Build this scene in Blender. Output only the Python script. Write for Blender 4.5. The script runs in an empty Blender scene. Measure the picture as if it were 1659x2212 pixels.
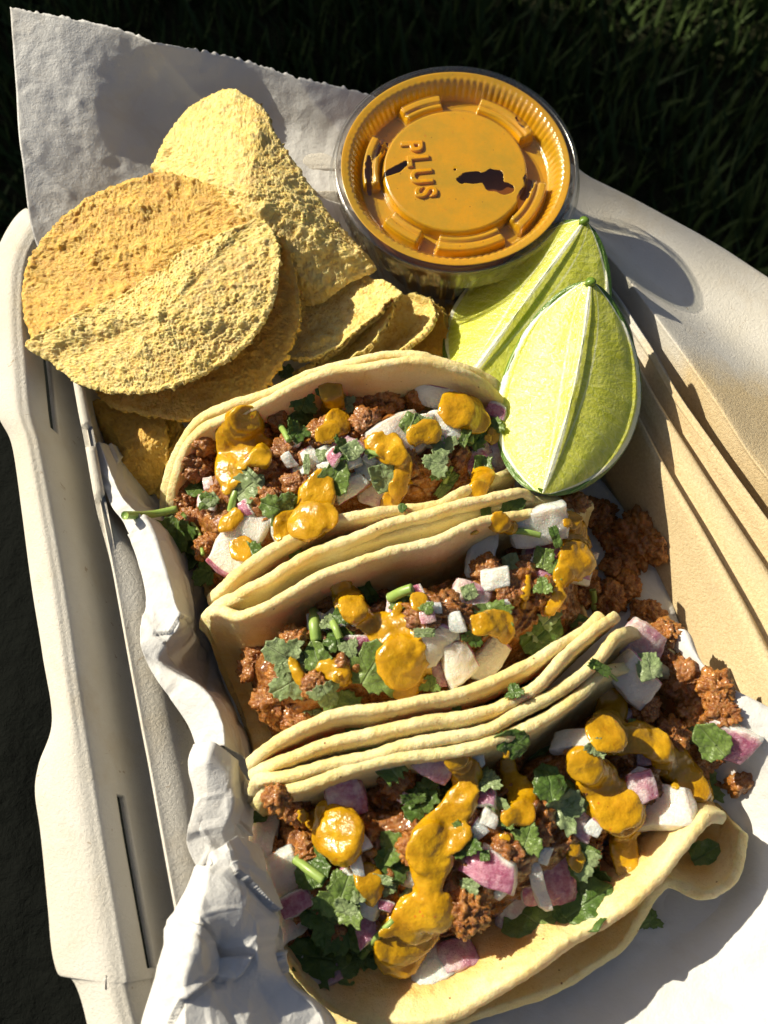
import bpy, bmesh, math, random
import numpy as np
from mathutils import Vector, Matrix, noise
from mathutils.bvhtree import BVHTree
random.seed(7); R = math.radians
S = bpy.context.scene
C = S.collection
S.unit_settings.scale_length = 0.01          # one unit is one centimetre

# ---------------------------------------------------------------- camera, sky, sun, exposure
TILT, FOV, DIST = R(23), R(60), 22.5
W2, H2 = 829.5, 1106.0                       # half size of the sheet the measurements were taken on
FPX = H2/math.tan(FOV/2)
CAM = Vector((0, -DIST*math.sin(TILT), DIST*math.cos(TILT)))
UP = Vector((0, math.cos(TILT), math.sin(TILT)))
FW = Vector((0, math.sin(TILT), -math.cos(TILT)))
cd = bpy.data.cameras.new('camera'); cam = bpy.data.objects.new('camera', cd); C.objects.link(cam)
cam.location = CAM; cam.rotation_euler = (TILT, 0, 0)
cd.sensor_fit = 'VERTICAL'; cd.sensor_height = 24; cd.lens = 12/math.tan(FOV/2)
cd.clip_start = 0.5; cd.clip_end = 20000
cd.dof.use_dof = True; cd.dof.focus_distance = 20.0; cd.dof.aperture_fstop = 0.16
S.camera = cam
SUN_EL, SUN_AZ = R(37), R(154)               # azimuth of the sun measured from +x, counter-clockwise
sd = Vector((math.cos(SUN_EL)*math.cos(SUN_AZ), math.cos(SUN_EL)*math.sin(SUN_AZ), math.sin(SUN_EL)))
w = bpy.data.worlds.new('World'); S.world = w; w.use_nodes = True
nt = w.node_tree; bg = nt.nodes['Background']; sk = nt.nodes.new('ShaderNodeTexSky')
sk.sky_type = 'NISHITA'; sk.dust_density = 3.5; sk.air_density = .8; sk.sun_disc = False; sk.sun_elevation = SUN_EL; sk.sun_rotation = R(90)-SUN_AZ
nt.links.new(sk.outputs[0], bg.inputs[0]); bg.inputs[1].default_value = 0.05
sl = bpy.data.lights.new('sun', 'SUN'); sl.energy = 5.0; sl.angle = R(0.5); sl.color = (1, 0.91, 0.72)
so = bpy.data.objects.new('sun', sl); C.objects.link(so); so.rotation_euler = sd.to_track_quat('Z', 'Y').to_euler()
vs = S.view_settings; vs.view_transform = 'Standard'; vs.look = 'None'; vs.exposure = 0.45; vs.gamma = 1
S.cycles.max_bounces = 10; S.cycles.diffuse_bounces = 2; S.cycles.transparent_max_bounces = 16; S.cycles.sample_clamp_indirect = 6

# ---------------------------------------------------------------- helpers
def ray(x, y): return (FW*FPX + Vector((1, 0, 0))*(x-W2) + UP*(H2-y))
def P(x, y, z=0.0):
    r = ray(x, y); return CAM + r*((z-CAM.z)/r.z)
def scl(p): return (Vector(p)-CAM).dot(FW)/FPX      # centimetres per measuring unit at point p

def obj(name, me, mat=None, parent=None, smooth=True):
    o = bpy.data.objects.new(name, me); C.objects.link(o)
    if mat is not None and len(me.materials) == 0: me.materials.append(mat)
    if smooth and len(me.polygons): me.polygons.foreach_set('use_smooth', [True]*len(me.polygons))
    if parent is not None: o.parent = parent
    return o
def mesh(name, vs_, fs): 
    me = bpy.data.meshes.new(name); me.from_pydata([tuple(v) for v in vs_], [], fs); me.update(); return me
def empty(name, loc=(0, 0, 0)):
    o = bpy.data.objects.new(name, None); o.empty_display_size = 1; C.objects.link(o); o.location = loc
    bpy.context.view_layer.update(); return o
def tag(o, label, cat, group=None, kind=None):
    o['label'] = label; o['category'] = cat
    if group: o['group'] = group
    if kind: o['kind'] = kind
    return o
def bake(o):
    """apply the modifiers of o into its own mesh"""
    bpy.context.view_layer.update()
    dg = bpy.context.evaluated_depsgraph_get(); me = bpy.data.meshes.new_from_object(o.evaluated_get(dg))
    mats = [m for m in o.data.materials]
    o.modifiers.clear(); o.data = me
    if len(me.materials) == 0:
        for m in mats: me.materials.append(m)
    me.polygons.foreach_set('use_smooth', [True]*len(me.polygons)); return o
def reparent(o, root):
    """keep the object's world place while making it a child of an Empty that is only moved"""
    o.parent = root; o.location = Vector(o.location)-Vector(root.location); return o
def cr(pts, n, closed=False):
    """Catmull-Rom resampling (uniform in arc length) of a list of vectors"""
    pts = [Vector(p) for p in pts]; m = len(pts); out = []
    seg = m if closed else m-1
    for i in range(seg):
        if closed: a, b, c, d = pts[(i-1) % m], pts[i], pts[(i+1) % m], pts[(i+2) % m]
        else: a, b, c, d = pts[max(i-1, 0)], pts[i], pts[i+1], pts[min(i+2, m-1)]
        for k in range(16):
            t = k/16
            out.append(0.5*((2*b)+(c-a)*t+(2*a-5*b+4*c-d)*t*t+(3*b-a-3*c+d)*t**3))
    if not closed: out.append(pts[-1])
    else: out.append(out[0])
    L = [0]
    for i in range(1, len(out)): L.append(L[-1]+(out[i]-out[i-1]).length)
    res = []; j = 0
    for k in range(n):
        s = L[-1]*k/(n if closed else n-1)
        while j < len(L)-2 and L[j+1] < s: j += 1
        t = (s-L[j])/max(L[j+1]-L[j], 1e-9); res.append(out[j].lerp(out[j+1], min(max(t, 0), 1)))
    return res
def gridmesh(name, rows, uv=True, closed=False):
    n, m = len(rows), len(rows[0]); vsx = [v for r in rows for v in r]; fs = []
    for i in range(n-1):
        for j in range(m if closed else m-1):
            k = (j+1) % m
            fs.append((i*m+j, i*m+k, (i+1)*m+k, (i+1)*m+j))
    me = mesh(name, vsx, fs)
    if uv:
        u = me.uv_layers.new(name='UVMap'); co = []
        for p in me.polygons:
            for vi in p.vertices: co += [(vi % m)/(m-1), (vi//m)/(n-1)]
        u.data.foreach_set('uv', co)
    return me
def turb(p, f, o=3): return noise.fractal(Vector(p)*f, 0.9, 2.0, o, noise_basis='PERLIN_ORIGINAL')

# ---------------------------------------------------------------- materials
class NT:
    def __init__(s, name):
        s.m = bpy.data.materials.new(name); s.m.use_nodes = True; s.t = s.m.node_tree; s.N = s.t.nodes
        s.b = s.N['Principled BSDF']; s.out = s.N['Material Output']
        s.tc = s.N.new('ShaderNodeTexCoord')
    def n(s, typ, **k):
        x = s.N.new(typ)
        for a, v in k.items():
            if a.startswith('_'): setattr(x, a[1:], v)
        return x
    def link(s, a, b): s.t.links.new(a, b)
    def noise(s, sc, det=4, rough=.55, vec=None, dist=0):
        x = s.N.new('ShaderNodeTexNoise'); x.inputs['Scale'].default_value = sc; x.inputs['Detail'].default_value = det
        x.inputs['Roughness'].default_value = rough; x.inputs['Distortion'].default_value = dist
        s.link(vec or s.tc.outputs['Object'], x.inputs['Vector']); return x.outputs['Fac']
    def voro(s, sc, vec=None, feat='F1', rnd=1):
        x = s.N.new('ShaderNodeTexVoronoi'); x.inputs['Scale'].default_value = sc; x.feature = feat
        x.inputs['Randomness'].default_value = rnd
        s.link(vec or s.tc.outputs['Object'], x.inputs['Vector']); return x.outputs['Distance']
    def ramp(s, fac, stops, interp='LINEAR'):
        x = s.N.new('ShaderNodeValToRGB'); e = x.color_ramp.elements; x.color_ramp.interpolation = interp
        while len(e) < len(stops): e.new(0.5)
        for i, (p, c) in enumerate(stops):
            e[i].position = p; e[i].color = (*c, 1) if not isinstance(c, (int, float)) else (c, c, c, 1)
        s.link(fac, x.inputs[0]); return x.outputs[0]
    def mix(s, fac, a, b, blend='MIX'):
        x = s.N.new('ShaderNodeMix'); x.data_type = 'RGBA'; x.blend_type = blend
        for k, v in ((0, fac), (6, a), (7, b)):
            if isinstance(v, (int, float)): x.inputs[k].default_value = v if k == 0 else (v, v, v, 1)
            elif isinstance(v, tuple): x.inputs[k].default_value = (*v, 1)
            else: s.link(v, x.inputs[k])
        return x.outputs[2]
    def math(s, op, a, b=0.0, c=0.0, clamp=False):
        x = s.N.new('ShaderNodeMath'); x.operation = op; x.use_clamp = clamp
        for k, v in enumerate((a, b, c)):
            if isinstance(v, (int, float)): x.inputs[k].default_value = v
            else: s.link(v, x.inputs[k])
        return x.outputs[0]
    def attr(s, name):
        x = s.N.new('ShaderNodeAttribute'); x.attribute_name = name; return x.outputs['Fac']
    def set(s, **k):
        for a, v in k.items():
            i = s.b.inputs[a.replace('_', ' ')]
            if isinstance(v, (int, float)): i.default_value = v
            elif isinstance(v, tuple): i.default_value = (*v, 1) if len(v) == 3 and i.type == 'RGBA' else v
            else: s.link(v, i)
    def bump(s, hs, dist=0.05, strength=1.0):
        prev = None
        for h, d in hs:
            x = s.N.new('ShaderNodeBump'); x.inputs['Distance'].default_value = d; x.inputs['Strength'].default_value = strength
            s.link(h, x.inputs['Height'])
            if prev is not None: s.link(prev, x.inputs['Normal'])
            prev = x.outputs[0]
        s.link(prev, s.b.inputs['Normal'])

def SSS(m, wgt, rad, scale=1.0):
    m.set(Subsurface_Weight=wgt, Subsurface_Radius=rad, Subsurface_Scale=scale)

m = NT('moulded_fibre')
big = m.noise(.35, 4); fine = m.noise(14, 5, .7); spk = m.noise(60, 2, .6)
base = m.mix(m.ramp(big, [(.35, 0), (.7, 1)]), (.68, .655, .60), (.62, .58, .49))
base = m.mix(m.ramp(spk, [(.55, 0), (.75, .5)]), base, (.50, .42, .30))
sep = m.n('ShaderNodeSeparateXYZ'); m.link(m.tc.outputs['Object'], sep.inputs[0])
tan_x = m.math('ADD', sep.outputs[0], m.math('MULTIPLY', m.noise(.9, 5, .65), 1.6))   # fibre colour turns tan towards the right wall
gy = m.math('ADD', sep.outputs[1], m.math('MULTIPLY', m.noise(1.3, 4, .6), 1.4))
gm = m.math('MULTIPLY', m.ramp(m.math('MULTIPLY', tan_x, .1), [(.34, 0), (.46, 1)]), m.ramp(m.math('SUBTRACT', .42, m.math('MULTIPLY', gy, .1)), [(.0, 0), (.12, 1)]))
base = m.mix(m.math('MULTIPLY', gm, .9), base, m.mix(m.ramp(fine, [(.35, 0), (.65, 1)]), (.75, .60, .35), (.61, .45, .23)))
spot = m.ramp(m.noise(1.7, 3, .8, dist=1.5), [(.68, 0), (.71, 1)])
base = m.mix(m.ramp(m.noise(.6, 5, .7), [(.52, 0), (.75, .45)]), base, (.55, .45, .30))
base = m.mix(m.math('MULTIPLY', spot, .55), base, (.30, .20, .10))
m.set(Base_Color=base, Roughness=.75, Specular_IOR_Level=.25)
m.bump([(fine, .03), (spk, .010)]); FIBRE = m.m

m = NT('paper')
grain = m.noise(22, 4, .65); g2 = m.noise(70, 3, .6)
col = m.mix(m.ramp(m.noise(.5, 3), [(.4, 0), (.7, 1)]), (.81, .81, .80), (.77, .77, .755))
grs = m.ramp(m.noise(.75, 5, .75, dist=.6), [(.52, 0), (.66, 1)])
col = m.mix(m.math('MULTIPLY', grs, .22), col, (.62, .53, .40))
stn = m.ramp(m.noise(2.3, 3, .8), [(.76, 0), (.79, 1)]); col = m.mix(m.math('MULTIPLY', stn, .6), col, (.65, .38, .12))
m.set(Base_Color=col, Roughness=.55, Specular_IOR_Level=.35)
m.bump([(m.noise(1.8, 4, .6), .06), (grain, .010), (g2, .004)])
tr = m.n('ShaderNodeBsdfTranslucent'); tr.inputs[0].default_value = (.85, .80, .70, 1)
mx = m.n('ShaderNodeMixShader'); mx.inputs[0].default_value = .22
m.link(m.b.outputs[0], mx.inputs[1]); m.link(tr.outputs[0], mx.inputs[2]); m.link(mx.outputs[0], m.out.inputs[0]); PAPER = m.m

def chip_mat(name, a, b, toast):
    m = NT(name)
    n1 = m.noise(1.2, 5, .65); n2 = m.noise(5, 5, .7); n3 = m.noise(16, 4, .7)
    col = m.mix(m.ramp(n2, [(.35, 0), (.65, 1)]), a, b)
    col = m.mix(m.ramp(n1, [(.50, 0), (.72, toast)]), col, (.50, .22, .05))
    col = m.mix(m.ramp(n3, [(.30, .4), (.45, 0)]), col, (.62, .34, .08))
    col = m.mix(m.ramp(m.math('ADD', m.attr('relief'), .5), [(.25, .6), (.50, 0)]), col, (.60, .29, .035))
    sp = m.ramp(m.voro(2.1), [(.035, 1), (.06, 0)]); sp = m.math('MULTIPLY', sp, m.ramp(m.noise(3.1, 2), [(.5, 0), (.55, 1)]))
    col = m.mix(sp, col, (.05, .02, .01))
    col = m.mix(m.ramp(m.noise(2.8, 3, .7, dist=1), [(.70, 0), (.78, .6)]), col, (.30, .10, .03))
    m.set(Base_Color=col, Roughness=m.ramp(n3, [(.3, .28), (.7, .5)]), Specular_IOR_Level=.6)
    SSS(m, .18, (.25, .12, .03)); m.bump([(m.noise(7, 5, .75), .05), (n3, .03), (m.noise(45, 3, .6), .012)]); return m.m
CHIP = chip_mat('corn_chip', (.98, .78, .32), (.96, .66, .15), .30)
CHIP_DARK = chip_mat('corn_chip_toasted', (.90, .60, .13), (.80, .44, .05), .5)

m = NT('soft_corn_tortilla')
n1 = m.noise(.9, 4); n2 = m.noise(6, 5, .65); n3 = m.noise(28, 4, .6)
col = m.mix(m.ramp(n1, [(.35, 0), (.7, 1)]), (.88, .76, .43), (.82, .65, .27))
oil = m.ramp(m.noise(.8, 5, .7, dist=1.0), [(.48, 0), (.66, 1)])
oil = m.math('MAXIMUM', m.math('MULTIPLY', oil, .55), m.math('MULTIPLY', m.attr('oil'), m.ramp(m.noise(1.6, 4, .6), [(.3, .25), (.65, .95)])))
col = m.mix(m.math('MULTIPLY', oil, .85), col, m.mix(m.attr('oil'), (.82, .58, .14), (.72, .38, .055)))
col = m.mix(m.ramp(n3, [(.52, 0), (.72, .5)]), col, (.62, .44, .18))
sp = m.math('MULTIPLY', m.ramp(m.voro(2.6), [(.04, 1), (.07, 0)]), m.ramp(m.noise(2.3, 2), [(.44, 0), (.48, 1)]))
col = m.mix(sp, col, (.20, .08, .02))
m.set(Base_Color=col, Roughness=m.math('SUBTRACT', .62, m.math('MULTIPLY', oil, .3)), Specular_IOR_Level=.4)
SSS(m, .35, (.35, .18, .06)); m.bump([(m.noise(2.2, 4, .6), .05), (n2, .045), (n3, .018), (m.noise(60, 2), .004)]); TORT = m.m

m = NT('fried_meat')
n1 = m.noise(2.2, 5, .7, dist=.6); n2 = m.noise(9, 5, .75); n3 = m.noise(30, 4, .7)
oi = m.n('ShaderNodeObjectInfo')
col = m.mix(m.ramp(n1, [(.35, 0), (.66, 1)]), (.22, .055, .005), (.60, .22, .018))
col = m.mix(m.ramp(n2, [(.48, 0), (.72, .85)]), col, (.66, .36, .075))
col = m.mix(m.ramp(n3, [(.25, .7), (.42, 0)]), col, (.10, .026, .008))
col = m.mix(m.math('MULTIPLY', oi.outputs['Random'], .35), col, (.16, .045, .015))
m.set(Base_Color=col, Roughness=m.ramp(n2, [(.3, .18), (.75, .42)]), Specular_IOR_Level=.7, Coat_Weight=.4, Coat_Roughness=.15)
SSS(m, .08, (.2, .06, .02)); m.bump([(n2, .06), (m.noise(5, 3), .05), (n3, .015)]); MEAT = m.m

MEAT_WET = MEAT.copy(); MEAT_WET.name = 'meat_soaked_in_juice'
for n_ in MEAT_WET.node_tree.nodes:
    if n_.type == 'BSDF_PRINCIPLED': n_.inputs['Coat Weight'].default_value = .8
m = NT('orange_salsa')
n1 = m.noise(1.6, 4); n2 = m.noise(12, 4, .65)
col = m.mix(m.ramp(n1, [(.3, 0), (.7, 1)]), (.66, .375, .007), (.54, .265, .003))
col = m.mix(m.ramp(n2, [(.60, 0), (.75, .5)]), col, (.70, .41, .04))
sp = m.math('MULTIPLY', m.ramp(m.voro(7), [(.06, 1), (.10, 0)]), m.ramp(m.noise(4, 2), [(.56, 0), (.60, 1)]))
col = m.mix(sp, col, (.14, .03, .005))
sp = m.math('MULTIPLY', m.ramp(m.voro(4.3), [(.09, .7), (.14, 0)]), m.ramp(m.noise(2.1, 2), [(.54, 0), (.58, 1)]))
col = m.mix(sp, col, (.62, .12, .01))
m.set(Base_Color=col, Roughness=.12, Specular_IOR_Level=.6, Coat_Weight=.6, Coat_Roughness=.05); SSS(m, .2, (.2, .12, .02))
m.bump([(m.noise(3.5, 4, .6), .05), (n2, .010)])
t_ = m.n('ShaderNodeBsdfTransparent'); t_.inputs[0].default_value = (.95, .66, .16, 1); mx = m.n('ShaderNodeMixShader')
m.link(m.ramp(m.noise(1.9, 4, .6), [(.42, .0), (.72, .42)]), mx.inputs[0]); m.link(m.b.outputs[0], mx.inputs[1]); m.link(t_.outputs[0], mx.inputs[2]); m.link(mx.outputs[0], m.out.inputs[0]); SALSA = m.m

m = NT('onion')
sk_ = m.attr('skin'); n1 = m.noise(3, 4); n2 = m.noise(24, 4, .65)
oi = m.n('ShaderNodeObjectInfo')
whites = m.mix(m.ramp(n1, [(.35, 0), (.7, 1)]), (.92, .88, .78), (.82, .74, .66))
whites = m.mix(m.math('MULTIPLY', m.ramp(oi.outputs['Random'], [(.3, 0), (1, 1)]), .35), whites, (.78, .58, .42))
pur = m.mix(m.ramp(m.noise(7, 3, .6), [(.35, 0), (.7, 1)]), (.42, .11, .20), (.64, .34, .42))
fac = m.ramp(m.math('ADD', sk_, m.math('MULTIPLY', m.math('SUBTRACT', n1, .5), .5)), [(.40, 0), (.60, 1)])
m.set(Base_Color=m.mix(fac, whites, pur), Roughness=m.ramp(n2, [(.3, .10), (.7, .30)]), Specular_IOR_Level=.6, Coat_Weight=.5, Coat_Roughness=.08)
SSS(m, .7, (.45, .30, .22)); m.bump([(m.noise(6, 4, .6), .05), (n2, .022), (m.noise(50, 2), .006)]); ONION = m.m

def leaf_mat(name, a, b, c):
    m = NT(name); uvm = m.n('ShaderNodeUVMap'); se = m.n('ShaderNodeSeparateXYZ'); m.link(uvm.outputs[0], se.inputs[0])
    x = m.math('SUBTRACT', se.outputs[0], .5); y = se.outputs[1]
    # side veins: chevrons off the midrib, bent by noise
    q = m.math('SUBTRACT', y, m.math('MULTIPLY', m.math('ABSOLUTE', x), .9))
    q = m.math('ADD', q, m.math('MULTIPLY', m.noise(2, 3), .10))
    v = m.math('ABSOLUTE', m.math('SINE', m.math('MULTIPLY', q, 19)))
    vein = m.ramp(v, [(.03, 1), (.13, 0)]); mid = m.ramp(m.math('ABSOLUTE', x), [(.008, 1), (.022, 0)])
    net = m.ramp(m.voro(13, feat='DISTANCE_TO_EDGE'), [(.02, .5), (.06, 0)])
    vv = m.math('MAXIMUM', m.math('MAXIMUM', m.math('MULTIPLY', vein, .7), mid), net)
    col = m.mix(m.ramp(m.noise(1.7, 4), [(.35, 0), (.65, 1)]), a, b)
    gi = m.n('ShaderNodeNewGeometry'); col = m.mix(m.math('MULTIPLY', gi.outputs['Backfacing'], .7), col, c)
    col = m.mix(m.math('MULTIPLY', vv, .45), col, c)
    m.set(Base_Color=col, Roughness=.32, Specular_IOR_Level=.55)
    m.bump([(m.math('SUBTRACT', 1, vv), .025), (m.noise(14, 4, .6), .012)])
    tr = m.n('ShaderNodeBsdfTranslucent'); m.link(m.mix(.6, col, (.22, .36, .03)), tr.inputs[0])
    mx = m.n('ShaderNodeMixShader'); mx.inputs[0].default_value = .33
    m.link(m.b.outputs[0], mx.inputs[1]); m.link(tr.outputs[0], mx.inputs[2]); m.link(mx.outputs[0], m.out.inputs[0]); return m.m
LEAF = leaf_mat('cilantro_leaf', (.17, .28, .05), (.27, .38, .10), (.38, .48, .25))
LEAF_D = leaf_mat('cilantro_leaf_dark', (.09, .18, .03), (.16, .26, .055), (.20, .30, .12))
LEAF_L = leaf_mat('cilantro_leaf_pale', (.32, .44, .18), (.42, .52, .26), (.55, .62, .38))
m = NT('cilantro_stem'); m.set(Base_Color=m.mix(m.noise(5, 3), (.20, .33, .06), (.36, .48, .14)), Roughness=.35); SSS(m, .2, (.2, .3, .05)); STEM = m.m

# lime cut face: u across from core to rind, v along the fruit
m = NT('lime_flesh'); uvm = m.n('ShaderNodeUVMap'); se = m.n('ShaderNodeSeparateXYZ'); m.link(uvm.outputs[0], se.inputs[0])
u, v = se.outputs[0], se.outputs[1]
cmb = m.n('ShaderNodeCombineXYZ'); m.link(m.math('MULTIPLY', u, 3.0), cmb.inputs[0])
fan = m.math('ADD', m.math('MULTIPLY', m.math('SUBTRACT', v, .5), m.math('SUBTRACT', 1.25, m.math('MULTIPLY', u, .45))), .5)
m.link(m.math('MULTIPLY', fan, 26), cmb.inputs[1])
ves = m.noise(1.0, 3, .6, vec=cmb.outputs[0], dist=.8); ves2 = m.voro(1.0, vec=cmb.outputs[0], feat='DISTANCE_TO_EDGE')
tipm = m.math('ABSOLUTE', m.math('SUBTRACT', v, .5))
edge = m.math('ADD', u, m.math('MULTIPLY', m.math('POWER', m.math('MULTIPLY', tipm, 2), 5), .5))
edge = m.math('ADD', edge, m.math('MULTIPLY', m.math('SUBTRACT', m.noise(1.6, 3), .5), .05))
pith = m.ramp(edge, [(.90, 0), (.935, 1)])
core = m.ramp(m.math('SUBTRACT', m.math('ADD', u, m.math('MULTIPLY', m.noise(1.1, 2), .05)), m.math('MULTIPLY', tipm, .10)), [(.02, .9), (.045, 0)])
u2 = m.math('ADD', u, m.math('MULTIPLY', m.math('SUBTRACT', v, .5), .22)); mem = m.ramp(m.math('ABSOLUTE', m.math('SUBTRACT', u2, .17)), [(.006, .5), (.02, 0)])
fl = m.mix(m.ramp(ves, [(.25, 0), (.75, 1)]), (.52, .57, .035), (.76, .78, .17))
fl = m.mix(m.ramp(ves2, [(.0, .35), (.06, 0)]), fl, (.74, .78, .36))
fl = m.mix(m.math('MULTIPLY', m.ramp(m.noise(.9, 3), [(.35, 0), (.7, 1)]), .35), fl, (.64, .62, .02))
wht = m.math('MAXIMUM', m.math('MAXIMUM', pith, core), mem)
col = m.mix(wht, fl, (.84, .87, .60)); col = m.mix(m.ramp(edge, [(.985, 0), (.998, 1)]), col, (.10, .20, .03))
m.set(Base_Color=col, Roughness=m.ramp(m.noise(9, 4, .7), [(.35, .10), (.7, .34)]), Specular_IOR_Level=.6)
SSS(m, .4, (.6, .7, .15))
m.bump([(m.math('ADD', ves, m.math('MULTIPLY', m.noise(9, 3), .6)), .022), (m.noise(14, 4), .02), (m.noise(30, 3, .6), .008)]); LIME = m.m
m = NT('lime_rind'); pores = m.voro(9)
m.set(Base_Color=m.mix(m.ramp(m.noise(.8, 3), [(.4, 0), (.7, 1)]), (.10, .19, .02), (.24, .32, .035)), Roughness=.33)
SSS(m, .15, (.2, .3, .05)); m.bump([(m.ramp(pores, [(.0, 0), (.3, 1)]), .03)]); RIND = m.m

def clear_plastic(name, tint, rough=.04):
    m = NT(name); m.N.remove(m.b)
    t = m.n('ShaderNodeBsdfTransparent'); t.inputs[0].default_value = (*tint, 1)
    g = m.n('ShaderNodeBsdfGlossy'); g.inputs['Roughness'].default_value = rough
    f = m.n('ShaderNodeLayerWeight'); f.inputs[0].default_value = .5
    bmp = m.n('ShaderNodeBump'); bmp.inputs['Distance'].default_value = .012; m.link(m.noise(3, 3), bmp.inputs['Height'])
    m.link(bmp.outputs[0], g.inputs['Normal']); m.link(bmp.outputs[0], f.inputs['Normal'])
    ad = m.math('ADD', .08, m.math('MULTIPLY', m.math('POWER', f.outputs['Facing'], 4.5), .85), clamp=True); x = m.n('ShaderNodeMixShader'); m.link(ad, x.inputs[0])
    m.link(t.outputs[0], x.inputs[1]); m.link(g.outputs[0], x.inputs[2]); m.link(x.outputs[0], m.out.inputs[0]); return m.m
PLASTIC = clear_plastic('clear_plastic', (.96, .965, .95), .22)
m = NT('black_cloth'); m.set(Base_Color=(.006, .007, .006), Roughness=.9, Specular_IOR_Level=.05); m.bump([(m.noise(12, 4, .7), .06), (m.noise(.8, 3), .3)]); CLOTH = m.m
m = NT('dark_soil'); m.set(Base_Color=m.mix(m.noise(.05, 4), (.010, .012, .005), (.020, .022, .009)), Roughness=.95, Specular_IOR_Level=.1); m.bump([(m.noise(.5, 5, .7), 1.0)]); SOIL = m.m
m = NT('grass_blade'); oi = m.n('ShaderNodeObjectInfo')
m.set(Base_Color=m.mix(m.ramp(m.noise(.03, 3), [(.4, 0), (.6, 1)]), (.035, .06, .014), (.075, .11, .032)), Roughness=.6, Specular_IOR_Level=.2); GRASS = m.m

m = NT('shade_leaf'); m.set(Base_Color=(.05, .085, .025), Roughness=.5); SHADE_LEAF = m.m  # leaves of the out-of-view screen added to shade the lawn
# ---------------------------------------------------------------- the setting: ground far below, lawn, shade
GZ = -28.0
ground = obj('ground', gridmesh('ground', [[Vector((-3000+6000*i/20, -3000+6000*j/20, GZ)) for i in range(21)] for j in range(21)]), SOIL); ground['kind'] = 'structure'
def lawn():
    rs = np.random.RandomState(3); n = 45000
    x = rs.uniform(-45, 130, n); y = rs.uniform(14, 150, n)
    vs_ = np.zeros((n, 3, 3)); a = rs.uniform(0, 6.28, n); h = rs.uniform(1.6, 4.2, n); wd = rs.uniform(.18, .34, n)
    lx, ly = rs.normal(0, 1.1, n), rs.normal(0, 1.1, n)
    vs_[:, 0] = np.stack([x-np.cos(a)*wd, y-np.sin(a)*wd, np.full(n, GZ-.1)], 1)
    vs_[:, 1] = np.stack([x+np.cos(a)*wd, y+np.sin(a)*wd, np.full(n, GZ-.1)], 1)
    vs_[:, 2] = np.stack([x+lx, y+ly, GZ+h], 1)
    me = bpy.data.meshes.new('grass'); me.vertices.add(n*3); me.vertices.foreach_set('co', vs_.ravel())
    me.loops.add(n*3); me.loops.foreach_set('vertex_index', np.arange(n*3)); me.polygons.add(n)
    me.polygons.foreach_set('loop_start', np.arange(0, n*3, 3)); me.update(calc_edges=True)
    return tag(obj('grass', me, GRASS, smooth=False), 'short green lawn grass lying mostly in deep shade behind the tray', 'grass', kind='stuff')
lawn()
def shade_screen():
    """unseen screen of leaves added at the upper left to put the lawn in shade"""
    rs = np.random.RandomState(8); n = 9000; sx = Vector((math.cos(SUN_AZ), math.sin(SUN_AZ), 0)); wx = Vector((-sx.y, sx.x, 0))*-1
    wx = wx if wx.y > 0 else -wx
    s_ = rs.uniform(170, 230, n); w_ = 12.5+rs.uniform(0, 1, n)*40; z = GZ+rs.uniform(0, 1, n)*(250+20*np.sin(w_*.06)+12*np.sin(w_*.21))
    c = np.outer(s_, np.array(sx))+np.outer(w_, np.array(wx)); c[:, 2] = z
    a, b = rs.normal(0, 1, (n, 3)), rs.normal(0, 1, (n, 3)); a /= np.linalg.norm(a, axis=1)[:, None]; b = np.cross(a, b); b /= np.linalg.norm(b, axis=1)[:, None]
    r = rs.uniform(3.5, 6.5, n)[:, None]; v = np.stack([c-a*r, c+b*r*.5, c+a*r, c-b*r*.5], 1)
    me = mesh('shade_foliage', v.reshape(-1, 3).tolist(), [(4*i, 4*i+1, 4*i+2, 4*i+3) for i in range(n)])
    root = empty('shade_screen', sx*200+wx*120+Vector((0, 0, GZ))); tag(root, 'green leaf screen added out of view at the upper left to shade the lawn', 'shade_screen')
    o = reparent(obj('shade_foliage', me, SHADE_LEAF, smooth=False), root); o['kind'] = 'stuff'
shade_screen()

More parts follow.
